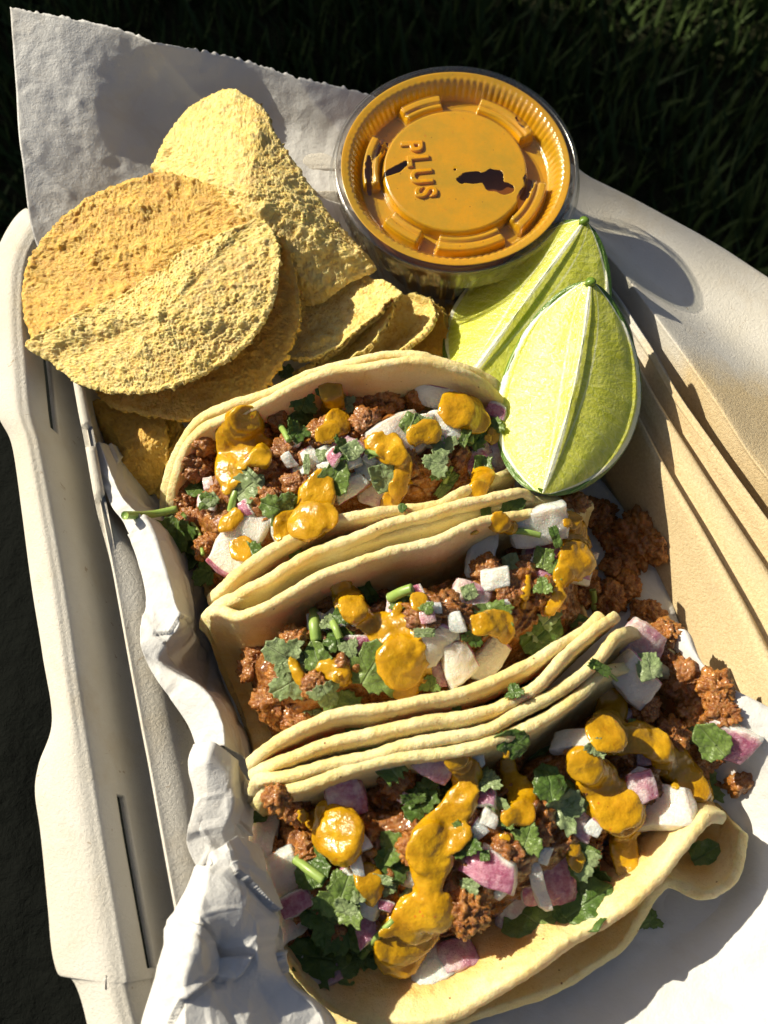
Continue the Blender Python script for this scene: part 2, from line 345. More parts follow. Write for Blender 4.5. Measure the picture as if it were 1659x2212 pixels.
# ---------------------------------------------------------------- the tray
def tray():
    def A(*l): return list(l)
    T = R(18); ux = Vector((math.cos(T), math.sin(T), 0)); vx = Vector((-math.sin(T), math.cos(T), 0))
    def Q(u, v, z): p = ux*u+vx*v; return Vector((p.x, p.y, z))
    # each station runs from the floor outwards: floor edge, crest inside, crest, channel, roll, lip (measuring sheet x, y at height z)
    def st(f, c, r, l, zc=2.7, zr=2.75, zl=2.3, dip=0, plat=0):
        pc, pr = P(*c, zc), P(*r, zr); pl = P(*l, zl) if len(l) == 2 else Vector(l)
        pf = P(*f, .05) if len(f) == 2 else Vector(f)
        return ring(pf, pc, pr, pl, dip, plat)
    def ring(pf, pc, pr, pl, dip=0, plat=0):
        # channel: steep from crest, broad slope back up to the roll
        def L(a, b, t, z): q = a.lerp(b, t); return Vector((q.x, q.y, z))
        zc, zr = pc.z, pr.z
        out = [pf, L(pf, pc, .55-.25*plat, zc*(.52+.08*plat)), L(pf, pc, .86-.30*plat, zc*(.90-.02*plat)), L(pf, pc, .96-.05*plat, zc*(.995-.01*plat)), pc, L(pc, pr, .05, zc-.28), L(pc, pr, .13, zc-1.65), L(pc, pr, .28, zc-2.05),
               L(pc, pr, .5, zc-1.75), L(pc, pr, .675, zc-1.05), L(pc, pr, .735, zc-.72), L(pc, pr, .86, zr-.12), pr, L(pr, pl, .22, zr+.02-dip*.55), L(pr, pl, .6, (zr+pl.z)/2+.08-dip), L(pr, pl, .9, pl.z+.10-dip*.3), pl,
               L(pr, pl, 1.03, pl.z-.12)]
        return out
    stn = [
        ring(Q(-3.2, -16, .05), Q(-5.6, -16, 2.7), Q(-7.0, -16, 2.75), Q(-8.6, -16, 2.3)),
        st((560, 2330), (428, 2230), (280, 2230), (190, 2222)),
        st((600, 2100), (406, 2108), (258, 2108), (122, 2095), plat=1),
        st((570, 1960), (378, 1958), (232, 1958), (104, 1960), plat=1),
        st((535, 1800), (348, 1796), (205, 1800), (88, 1800), plat=1),
        st((520, 1717), (334, 1717), (192, 1717), (76, 1712), plat=1),
        st((500, 1640), (320, 1640), (180, 1640), (84, 1650), plat=1),
        st((480, 1552), (303, 1552), (166, 1552), (112, 1556), plat=1),
        st((450, 1410), (277, 1410), (146, 1410), (91, 1410), plat=1),
        st((410, 1250), (248, 1250), (123, 1250), (66, 1250), plat=1),
        st((290, 1100), (220, 1100), (96, 1100), (46, 1100)),
        st((255, 960), (195, 960), (70, 960), (25, 960)),
        st((235, 890), (181, 890), (50, 890), (-6, 890)),
        st((215, 780), (162, 780), (40, 770), (-20, 780)),
        st((200, 690), (146, 680), (34, 660), (-18, 650)),
        st((200, 620), (140, 590), (44, 560), (-6, 540)),
        st((220, 570), (165, 520), (85, 488), (48, 455)),
        ring(Q(-4.5, 6.6, .05), Q(-5.1, 8.4, 2.4), Q(-5.6, 9.5, 2.4), Q(-6.0, 10.2, 2.1)),
        ring(Q(-1.5, 6.8, .05), Q(-1.6, 8.7, 2.4), Q(-1.7, 9.7, 2.4), Q(-1.8, 10.4, 2.1)),
        ring(Q(2.0, 5.9, .05), Q(2.2, 7.8, 2.4), Q(2.4, 8.6, 2.5), Q(2.5, 9.4, 2.4)),
        st((1100, 700), (1175, 560), (1200, 470), (1160, 330), 2.5, 2.6, 1.6, .7),
        st((1180, 790), (1290, 610), (1310, 545), (1290, 392), 2.6, 2.6, 1.35, .95, 1.6),
        st((1220, 850), (1390, 744), (1443, 712), (1470, 486), 2.6, 2.6, 1.35, .95, 1.6),
        st((1270, 960), (1461, 862), (1540, 846), (1600, 565), 2.6, 2.6, 1.35, .95, 1.6),
        st((1330, 1100), (1555, 995), (1632, 985), (1790, 700), 2.6, 2.6, 1.35, .95, 1.6),
        st((1400, 1240), (1659, 1139), (1750, 1130), (1990, 900), 2.6, 2.6, 1.35, .95, 1.6),
        st((1480, 1420), (1790, 1320), (1890, 1310), (2160, 1130), 2.6, 2.6, 1.35, .95, 1.6),
        st((1560, 1640), (1920, 1530), (2030, 1520), (2300, 1420), 2.6, 2.6, 1.35, .95, 1.6),
        ring(Q(4.6, -11, .05), Q(7.5, -11, 2.6), Q(8.6, -11, 2.6), Q(10.9, -11, 2.8)),
        ring(Q(4.2, -16, .05), Q(7.2, -16, 2.6), Q(8.3, -16, 2.6), Q(10.4, -16, 2.7)),
        ring(Q(3.0, -18.0, .05), Q(3.6, -19.5, 2.6), Q(3.8, -20.4, 2.6), Q(4.0, -21.4, 2.4)),
        ring(Q(-1.5, -18.0, .05), Q(-1.8, -19.5, 2.6), Q(-2.0, -20.4, 2.6), Q(-2.2, -21.4, 2.4)),
    ]
    nr = len(stn[0]); NS = 560
    # dense along the rings
    per = 16; rings = []
    for k in range(nr):
        pts = [s[k] for s in stn]; M = len(pts); out = []
        for i in range(M):
            a, b, c, d = pts[i-1], pts[i], pts[(i+1) % M], pts[(i+2) % M]
            for q in range(per):
                t = q/per; out.append(0.5*((2*b)+(c-a)*t+(2*a-5*b+4*c-d)*t*t+(3*b-a-3*c+d)*t**3))
        rings.append(out)
    m_ = len(rings[0])
    cen = Vector((0, 0, 0))
    for p in rings[0]: cen += p
    cen /= m_
    rows = [[cen.lerp(p, t) for p in rings[0]] for t in (.02, .35, .7, .9)]
    # refine across with Catmull-Rom
    idx = []; K = 7; kept = {}
    for k in range(nr-1):
        for q in range(K):
            t = q/K; row = []
            for j in range(m_):
                a, b, c, d = rings[max(k-1, 0)][j], rings[k][j], rings[k+1][j], rings[min(k+2, nr-1)][j]
                row.append(0.5*((2*b)+(c-a)*t+(2*a-5*b+4*c-d)*t*t+(3*b-a-3*c+d)*t**3))
            if q == 0: kept[k] = len(rows)
            rows.append(row)
    rows.append(rings[-1])
    # soft ribs pressed into the right inner wall, and slight hand-made unevenness
    for i, row in enumerate(rows):
        f = (i-4)/(kept[4]-4) if i < kept[4] else None
        for j, p in enumerate(row):
            st_ = j/per
            if f is not None and 20 < st_ < 29.5 and f > 0: 
                g_ = (p-rings[0][j]).xy.length/max((rings[4][j]-rings[0][j]).xy.length, 1e-3)
                p.z += (.24+.30*g_)*math.sin(2*math.pi*3.0*g_-3.9)*.9*min(1, 6*g_, 14*max(0, 1-g_))*min(1, st_-20, 29.5-st_)
            if i > 3: p.z += .02*noise.noise(p*.8)
    n = len(rows); vs_ = [v for r in rows for v in r]; fs = []
    for i in range(n-1):
        for j in range(m_):
            k = (j+1) % m_; st_ = (j+.5)/per
            if kept[9] <= i < kept[10] and (3-.95 < st_ < 3+2.15 and st_ > 2.0 or 12.0 < st_ < 13.9): 
                if st_ < 6: 
                    if 2.0 < st_ < 5.15: continue
                else: continue
            fs.append((i*m_+j, i*m_+k, (i+1)*m_+k, (i+1)*m_+j))
    me = mesh('tray', vs_, fs); o = obj('takeout_tray', me, FIBRE)
    sm = o.modifiers.new('s', 'SOLIDIFY'); sm.thickness = .12; sm.offset = -1
    bake(o)
    tag(o, 'off-white moulded fibre takeout tray with ridged rims and slots, tan at right', 'food tray')
    return o
TRAY = tray()

# ---------------------------------------------------------------- paper liner
folds = []
rr = random.Random(21)
for i in range(46):
    a = rr.uniform(0, 6.28); folds.append((Vector((math.cos(a), math.sin(a), rr.uniform(-.3, .3))), Vector((rr.uniform(-10, 10), rr.uniform(-13, 13), 2)), rr.uniform(1.0, 3.2), rr.choice((-1, 1))*rr.uniform(.03, .10)))
def crumple(p):
    h = 0
    for n_, c_, r_, a_ in folds:
        d = p-c_; q = d.length
        if q < r_*1.6: h += a_*max(0, 1-abs(d.dot(n_))/r_*2.2)*max(0, 1-(q/(r_*1.6)))**.7
    return h
def lin(pts, m):
    out = []
    for k in range(m):
        t = k/(m-1)*(len(pts)-1); i = min(int(t), len(pts)-2); f = t-i; f = f*f*(3-2*f)*.25+f*.75; out.append(pts[i].lerp(pts[i+1], f))
    return out
def paper_patch(rows, n=120, m=120, amp=1.0, torn=None, seed=0, fold_lines=(), sharp=False):
    R_ = [(lin if sharp else cr)([P(*p) for p in r], m) for r in rows]; out = []
    cols = [cr([R_[i][j] for i in range(len(R_))], n) for j in range(m)]
    for i in range(n): out.append([cols[j][i].copy() for j in range(m)])
    def nrm_(i, j): return (out[min(i+1, n-1)][j]-out[max(i-1, 0)][j]).cross(out[i][min(j+1, m-1)]-out[i][max(j-1, 0)])
    acc = Vector((0, 0, 0))
    for i in range(2, n-2, 6):
        for j in range(2, m-2, 6): acc += nrm_(i, j)
    sg = 1 if acc.dot(CAM-out[n//2][m//2]) > 0 else -1
    base = [[p.copy() for p in r] for r in out]
    for i in range(n):
        for j in range(m):
            p = out[i][j]; q = base[min(i+1, n-1)][j]-base[max(i-1, 0)][j]; r = base[i][min(j+1, m-1)]-base[i][max(j-1, 0)]
            nn = q.cross(r)*sg
            nn = nn.normalized() if nn.length > 1e-6 else Vector((0, 0, 1))
            if sharp:       # thin sheet: nearly flat facets that meet in sharp creases
                w_ = p*.62+Vector(noise.noise_vector(p*.5+Vector((seed, 0, 0))))*.35; vd, vp = noise.voronoi(w_+Vector((seed, 3, 1)))
                e_ = vd[1]-vd[0]; t_ = Vector(noise.cell_vector(vp[0]*7.3))-Vector((.5, .5, .5)); q_ = (w_+Vector((seed, 3, 1))-vp[0])
                hh_ = .34*t_.dot(q_)*min(1, e_*3.5)+.07*max(0, 1-e_*7)*(1 if t_.x > 0 else -1)
                v2, p2 = noise.voronoi(w_*2.3); hh_ += .022*max(0, 1-(v2[1]-v2[0])*5)
                out[i][j] = p+nn*(hh_*amp*1.35+.08*noise.noise(p*.45+Vector((seed, 0, 0)))); continue
            h = crumple(p)*amp + .10*amp*noise.noise(p*.45+Vector((seed, 0, 0)))+amp*((.13 if sharp else .10)*abs(noise.noise(p*(1.2 if sharp else .9)+Vector((0, seed, 0))))-.06*abs(noise.noise(p*2.3)))
            for (x0, y0, x1, y1, k) in fold_lines:      # long folds: the sheet bends along a line
                uu, vv = j/(m-1), i/(n-1); dx, dy = x1-x0, y1-y0; L = math.hypot(dx, dy)
                s_ = ((uu-x0)*dy-(vv-y0)*dx)/L; t_ = ((uu-x0)*dx+(vv-y0)*dy)/(L*L)
                if -.1 < t_ < 1.1: h += k*max(0, 1-abs(s_)/.16)**1.4*min(1, (t_+.1)*5, (1.1-t_)*5)
            p += nn*h
            out[i][j] = p
    if torn:
        for j in range(m):
            e = .07*noise.noise(Vector((j*.37, seed, 0)))+.05*abs(noise.noise(Vector((j*1.1, 5, 0))))
            d = (out[1][j]-out[0][j]).normalized(); out[0][j] = out[0][j]+d*e*1.2
    return out
patches = []
# standing flap at the back left, torn along its top
patches.append(paper_patch([
    [(22, 15, 5.3), (190, 46, 5.1), (345, 80, 4.7), (500, 120, 4.2), (650, 165, 3.8), (800, 205, 3.3), (1010, 270, 2.4)],
    [(34, 180, 4.4), (200, 205, 4.0), (360, 225, 3.3), (520, 260, 2.8), (680, 300, 2.6), (850, 340, 2.3), (1040, 390, 1.5)],
    [(48, 350, 3.6), (210, 380, 3.0), (380, 400, 2.4), (560, 430, 2.1), (720, 470, 2.0), (900, 500, 1.6), (1060, 540, 1.0)],
    [(78, 525, 2.9), (220, 560, 2.2), (400, 600, 1.8), (560, 640, 1.6), (740, 670, 1.4), (930, 680, 1.0), (1090, 700, .7)],
    [(190, 720, 1.6), (300, 760, 1.1), (450, 800, .9), (600, 830, .8), (800, 840, .6), (960, 840, .5), (1120, 850, .5)],
    [(230, 880, .5), (330, 900, .3), (450, 920, .3), (600, 940, .3), (800, 960, .3), (960, 980, .3), (1150, 990, .3)]],
    160, 260, .5, torn=True, seed=3,
    fold_lines=[(-.05, .30, .34, .72, .42), (.26, -.05, .62, .45, .50), (.60, .0, .95, .52, .40), (.10, .20, .28, .10, .10), (.02, .98, .30, .60, -.12)]))
# sheet on the tray floor
patches.append(paper_patch([
    [(190, 850, .30), (500, 900, .28), (800, 920, .28), (1100, 950, .28), (1270, 1000, .28)],
    [(260, 1150, .28), (600, 1200, .28), (900, 1200, .28), (1200, 1200, .28), (1400, 1180, .45)],
    [(330, 1500, .28), (700, 1500, .28), (1000, 1500, .28), (1300, 1480, .28), (1500, 1440, .5)],
    [(420, 1850, .28), (750, 1850, .28), (1050, 1850, .28), (1350, 1800, .28), (1600, 1700, .6)],
    [(500, 2250, .28), (850, 2300, .28), (1150, 2350, .4), (1500, 2300, .6), (1800, 2200, 1.2)]], 70, 70, .15, seed=5))
# left side, turned up against the tray wall with its lip folded over
patches.append(paper_patch([
    [(196, 960, 2.3), (214, 955, 2.5), (240, 960, 1.9), (270, 980, 1.0), (300, 990, .4)],
    [(232, 1076, 2.6), (262, 1070, 2.75), (300, 1075, 2.0), (335, 1085, 1.0), (370, 1090, .4)],
    [(268, 1131, 2.7), (320, 1131, 2.9), (350, 1140, 2.1), (385, 1150, 1.1), (420, 1160, .4)],
    [(299, 1205, 2.75), (352, 1215, 3.0), (380, 1225, 2.1), (410, 1230, 1.1), (445, 1235, .4)],
    [(317, 1290, 2.75), (378, 1300, 3.0), (400, 1305, 2.2), (425, 1310, 1.1), (455, 1315, .4)],
    [(308, 1363, 2.8), (386, 1352, 3.0), (410, 1370, 2.2), (432, 1385, 1.1), (465, 1390, .4)],
    [(312, 1420, 2.85), (340, 1430, 2.8), (380, 1440, 2.3), (430, 1445, 1.3), (475, 1450, .4)],
    [(366, 1503, 2.85), (440, 1492, 3.1), (470, 1510, 2.5), (490, 1520, 1.3), (505, 1530, .4)],
    [(405, 1565, 2.85), (478, 1555, 3.2), (500, 1570, 2.5), (520, 1580, 1.3), (535, 1590, .4)],
    [(421, 1613, 2.85), (486, 1610, 3.2), (515, 1625, 2.5), (540, 1640, 1.3), (560, 1660, .4)]],
    220, 110, .5, seed=9, sharp=True))
patches.append(paper_patch([
    [(424, 1612, 2.9), (460, 1606, 3.25), (500, 1640, 2.9), (530, 1680, 2.0), (570, 1720, .4)],
    [(411, 1650, 3.0), (450, 1640, 3.3), (495, 1680, 3.0), (535, 1720, 2.0), (575, 1760, .4)],
    [(421, 1729, 2.9), (450, 1720, 3.0), (500, 1740, 2.9), (548, 1770, 2.0), (590, 1800, .4)],
    [(402, 1815, 2.9), (430, 1800, 2.8), (480, 1800, 2.7), (550, 1830, 1.9), (600, 1880, .4)],
    [(428, 1880, 2.9), (470, 1850, 2.8), (510, 1860, 2.4), (570, 1900, 1.5), (620, 1960, .4)]],
    130, 110, .55, seed=12, sharp=True))
# big crumpled fold at the front left, rising toward the viewer
patches.append(paper_patch([
    [(430, 1892, 3.3), (450, 1845, 3.9), (490, 1820, 3.9), (515, 1803, 3.5), (552, 1850, 1.8)],
    [(410, 1930, 3.4), (450, 1905, 4.2), (510, 1890, 4.0), (565, 1895, 3.4), (580, 1925, 1.6)],
    [(378, 1985, 3.5), (430, 1980, 4.5), (520, 1980, 4.1), (602, 1980, 3.4), (612, 2000, 1.6)],
    [(354, 2058, 3.6), (420, 2050, 4.7), (470, 2060, 3.9), (560, 2070, 3.9), (614, 2085, 3.3), (622, 2095, 1.6)],
    [(325, 2140, 3.6), (400, 2120, 4.6), (470, 2150, 4.2), (560, 2130, 3.6), (642, 2130, 3.4), (655, 2140, 1.6)],
    [(300, 2212, 3.6), (400, 2215, 4.5), (500, 2215, 4.3), (600, 2190, 3.5), (700, 2180, 3.3), (720, 2190, 1.6)],
    [(280, 2300, 3.6), (400, 2300, 4.4), (520, 2310, 4.3), (620, 2290, 3.6), (720, 2280, 3.2), (760, 2290, 1.6)]],
    260, 240, .9, seed=17, sharp=True, fold_lines=[(.45, .0, .55, .5, .25), (.55, .5, .2, 1.0, .25), (.55, .5, 1.0, .7, .2), (.2, .3, .5, .55, -.15)]))
# front right, the sheet rising gently out of the tray
patches.append(paper_patch([
    [(1425, 1380, 1.7), (1450, 1365, 2.2), (1475, 1360, 2.4), (1490, 1375, 2.35)],
    [(1440, 1470, 1.5), (1490, 1445, 2.2), (1525, 1445, 2.5), (1550, 1470, 2.4)],
    [(1460, 1620, .7), (1530, 1565, 2.0), (1590, 1550, 2.5), (1800, 1600, 2.8)],
    [(1480, 1750, .5), (1590, 1700, 1.3), (1680, 1680, 2.2), (1850, 1700, 2.9)],
    [(1400, 1900, .4), (1560, 1890, .6), (1690, 1850, 1.6), (1950, 1810, 2.8)],
    [(1250, 2050, .4), (1450, 2050, .5), (1650, 2000, 1.2), (2000, 1920, 2.6)],
    [(1050, 2180, .5), (1300, 2180, .6), (1600, 2150, 1.1), (2050, 2050, 2.5)],
    [(760, 2330, .6), (1100, 2330, .9), (1500, 2330, 1.4), (2100, 2230, 2.6)]],
    140, 120, .45, seed=23))
def join_rows(name, ps):
    vs_, fs, uvs = [], [], []
    for rows in ps:
        b = len(vs_); n, m_ = len(rows), len(rows[0]); vs_ += [v for r in rows for v in r]
        for i in range(n-1):
            for j in range(m_-1): fs.append((b+i*m_+j, b+i*m_+j+1, b+(i+1)*m_+j+1, b+(i+1)*m_+j))
    return mesh(name, vs_, fs)
PAPER_O = obj('paper_liner', join_rows('paper_liner', patches), PAPER)
sm = PAPER_O.modifiers.new('s', 'SOLIDIFY'); sm.thickness = .02; sm.offset = 0; bake(PAPER_O)
tag(PAPER_O, 'crumpled white paper liner with torn edge standing up behind the chips', 'paper liner')

# ---------------------------------------------------------------- chips
def chip(outline, cz, label, mat=CHIP, rings=70, nth=340, bul=0.0, amp=.09, seed=0, thick=.13, roll=None, cpx=None, broken=False):
    """outline: points (x, y, z) round the chip on the measuring sheet; cz: height in its middle"""
    pts = cr([P(*p) for p in outline], nth, closed=True)
    cx, cy = cpx or (sum(p[0] for p in outline)/len(outline), sum(p[1] for p in outline)/len(outline))
    c = P(cx, cy, cz); sd_ = Vector((seed*3.1, seed*1.7, seed*.9)); rows = []
    nrm = Vector((0, 0, 0))
    for j in range(nth): nrm += (pts[j]-c).cross(pts[(j+1) % nth]-c)
    nrm.normalize()
    if nrm.z < 0: nrm = -nrm
    NG = max(60, int(rings*2.1)); pit = []
    for i in range(NG+1):
        row = []
        for j in range(NG+1):
            a, b = 2*i/NG-1, 2*j/NG-1            # even square-to-disc mapping
            if a == 0 and b == 0: k, ph = 0.0, 0.0
            elif abs(a) > abs(b): k, ph = a, math.pi/4*b/a
            else: k, ph = b, math.pi/2-math.pi/4*a/b
            if k < 0: k, ph = -k, ph+math.pi
            jf = (ph/(2*math.pi) % 1)*nth; j0 = int(jf) % nth; e = pts[j0].lerp(pts[(j0+1) % nth], jf-int(jf))
            q = e+(e-c).normalized()*(.04*noise.noise(e*4+sd_)+.035*noise.noise(e*11+sd_)+.02*noise.noise(e*23+sd_))
            p = c.lerp(q, k)
            p += nrm*bul*(1-k*k)
            if roll: 
                a_, b_, h, s_ = roll; A_, B_ = P(*a_), P(*b_); d = (B_-A_).normalized(); x = (p-A_)-d*(p-A_).dot(d); x.z = 0
                p.z += h*(math.exp(-(x.length/s_)**2))
            b1 = noise.noise(p*1.9+sd_); b2 = noise.noise(p*6.0+sd_); b3 = noise.noise(p*13+sd_); b4 = noise.noise(p*26+sd_)
            h = max(0, b1-.05)*1.5 + b2*.42*(.7+b1) + b3*.36*(.7+b2) + .30*b4 + .9*max(0, noise.noise(p*3.7-sd_)-.22)
            h += .4*max(0, 1-abs(k-.965)/.05)
            pit.append(h); row.append(p+nrm*h*amp)
        rows.append(row)
    me = gridmesh('chip', rows, uv=False)
    at = me.attributes.new('relief', 'FLOAT', 'POINT'); at.data.foreach_set('value', pit)
    flip = me.polygons[(NG//2)*NG+NG//2].normal.dot(nrm) < 0
    o = obj('tortilla_chip', me, mat); s_ = o.modifiers.new('s', 'SOLIDIFY'); s_.thickness = thick; s_.offset = 1 if flip else -1
    bake(o); tag(o, label, 'tortilla chip', 'corn tortilla chips at the back left'); return o
# leaning half tube chip J in the lower left, deep in the tray
chip([(195, 868, 1.6), (300, 872, 1.7), (350, 900, 1.9), (368, 960, 1.7), (352, 1030, 1.2), (330, 1072, .9), (258, 1076, .7), (232, 1020, .8), (212, 950, 1.1)], 1.6,
     'toasted corn chip standing by the left tray wall below the stack', CHIP_DARK, 40, 200, bul=.2, seed=2)
chip([(330, 890, 1.5), (372, 895, 1.7), (392, 920, 1.7), (380, 960, 1.6), (360, 1060, 1.1), (345, 1080, .9), (330, 1040, 1.0), (336, 960, 1.3)], 1.4,
     'narrow corn chip wedged between the left wall chip and the first taco', CHIP_DARK, 30, 160, seed=4)
# fan of small chips in the middle
chip([(958, 668, 1.2), (985, 662, 1.9), (992, 690, 2.1), (990, 740, 2.0), (986, 785, 1.9), (970, 800, 1.7), (955, 770, 1.2)], 1.5, 'thin edge of the last chip beside the far lime wedge', CHIP_DARK, 26, 130, seed=5)
chip([(820, 690, 1.5), (870, 655, 1.9), (925, 655, 2.2), (955, 665, 2.4), (966, 700, 2.4), (962, 760, 2.2), (940, 800, 1.9), (860, 810, 1.5), (800, 790, 1.3)], 1.9, 'dark rounded chip second from the lime end of the fan', CHIP_DARK, 30, 160, seed=6)
chip([(745, 800, 1.85), (800, 720, 2.15), (845, 660, 2.45), (880, 636, 2.65), (925, 645, 2.95), (940, 672, 3.15), (930, 705, 3.15), (880, 745, 2.95), (820, 790, 2.55), (770, 815, 2.15)], 2.1, 'curled chip with a raised pale edge in the middle of the fan', CHIP, 40, 200, bul=-.25, seed=7)
chip([(632, 822, 1.95), (700, 780, 2.35), (770, 720, 2.55), (820, 680, 2.75), (848, 655, 2.95), (842, 690, 3.15), (800, 745, 3.05), (740, 800, 2.75), (690, 830, 2.35), (650, 850, 2.05)], 2.3, 'long narrow chip lying under the triangular chip of the fan', CHIP, 36, 200, seed=8)
chip([(655, 660, 2.75), (700, 630, 2.85), (760, 590, 2.95), (800, 598, 3.15), (864, 628, 3.45), (845, 655, 3.45), (790, 700, 3.35), (720, 755, 3.15), (650, 778, 2.95), (615, 760, 2.65), (620, 700, 2.65)], 2.9, 'broad triangular chip just below the tall folded chip', CHIP, 50, 240, seed=9)
# the tall folded chip
chip([(490, 192, 4.70), (530, 205, 4.80), (572, 238, 4.80), (598, 290, 4.70), (655, 375, 4.40), (715, 465, 4.00), (770, 525, 3.60), (811, 572, 3.30), (806, 590, 3.30), (755, 612, 3.20), (705, 650, 3.10), (655, 662, 2.80), (600, 640, 2.70), (520, 600, 2.70), (430, 500, 2.90), (335, 376, 3.30), (342, 330, 3.50), (372, 275, 3.90), (420, 225, 4.30)], 4.3,
     'large folded chip standing tallest against the paper, left of the sauce cup', CHIP, 90, 420, bul=.55, amp=.10, seed=11, cpx=(560, 430))
# the round stack at the left
chip([(200, 800, 2.35), (300, 690, 3.05), (450, 540, 3.85), (540, 440, 4.25), (580, 462, 4.25), (620, 530, 4.15), (645, 620, 3.95), (645, 700, 3.75), (615, 775, 3.45), (560, 850, 3.15), (490, 890, 2.95), (400, 908, 2.75), (300, 895, 2.55), (225, 868, 2.35)], 3.1,
     'round chip at the bottom of the left stack, its edge showing beyond the others', CHIP_DARK, 80, 400, amp=.08, seed=13, cpx=(440, 690))
chip([(48, 650, 2.85), (60, 570, 3.15), (115, 490, 3.55), (190, 428, 3.85), (280, 388, 4.15), (345, 377, 4.25), (430, 390, 4.35), (520, 435, 4.35), (575, 480, 4.25), (600, 540, 4.15), (560, 640, 3.75), (450, 720, 3.45), (300, 790, 3.05), (150, 800, 2.75), (75, 740, 2.75)], 3.5,
     'golden round chip at the back of the left stack, darker and toasted', CHIP_DARK, 100, 460, amp=.095, seed=15, cpx=(310, 590), thick=.12)
chip([(54, 744, 3.25), (120, 706, 3.60), (190, 668, 3.85), (262, 640, 4.05), (300, 610, 4.15), (355, 580, 4.30), (388, 545, 4.40), (450, 520, 4.45), (510, 490, 4.55), (560, 475, 4.55), (590, 500, 4.55), (606, 560, 4.45), (596, 640, 4.25), (565, 710, 4.05), (500, 775, 3.85), (420, 820, 3.70), (330, 848, 3.45), (240, 850, 3.25), (170, 830, 3.15), (110, 785, 3.10)], 4.2,
     'pale broken half chip lying on top of the left stack', CHIP, 100, 480, amp=.10, seed=17, cpx=(350, 690), bul=.12)

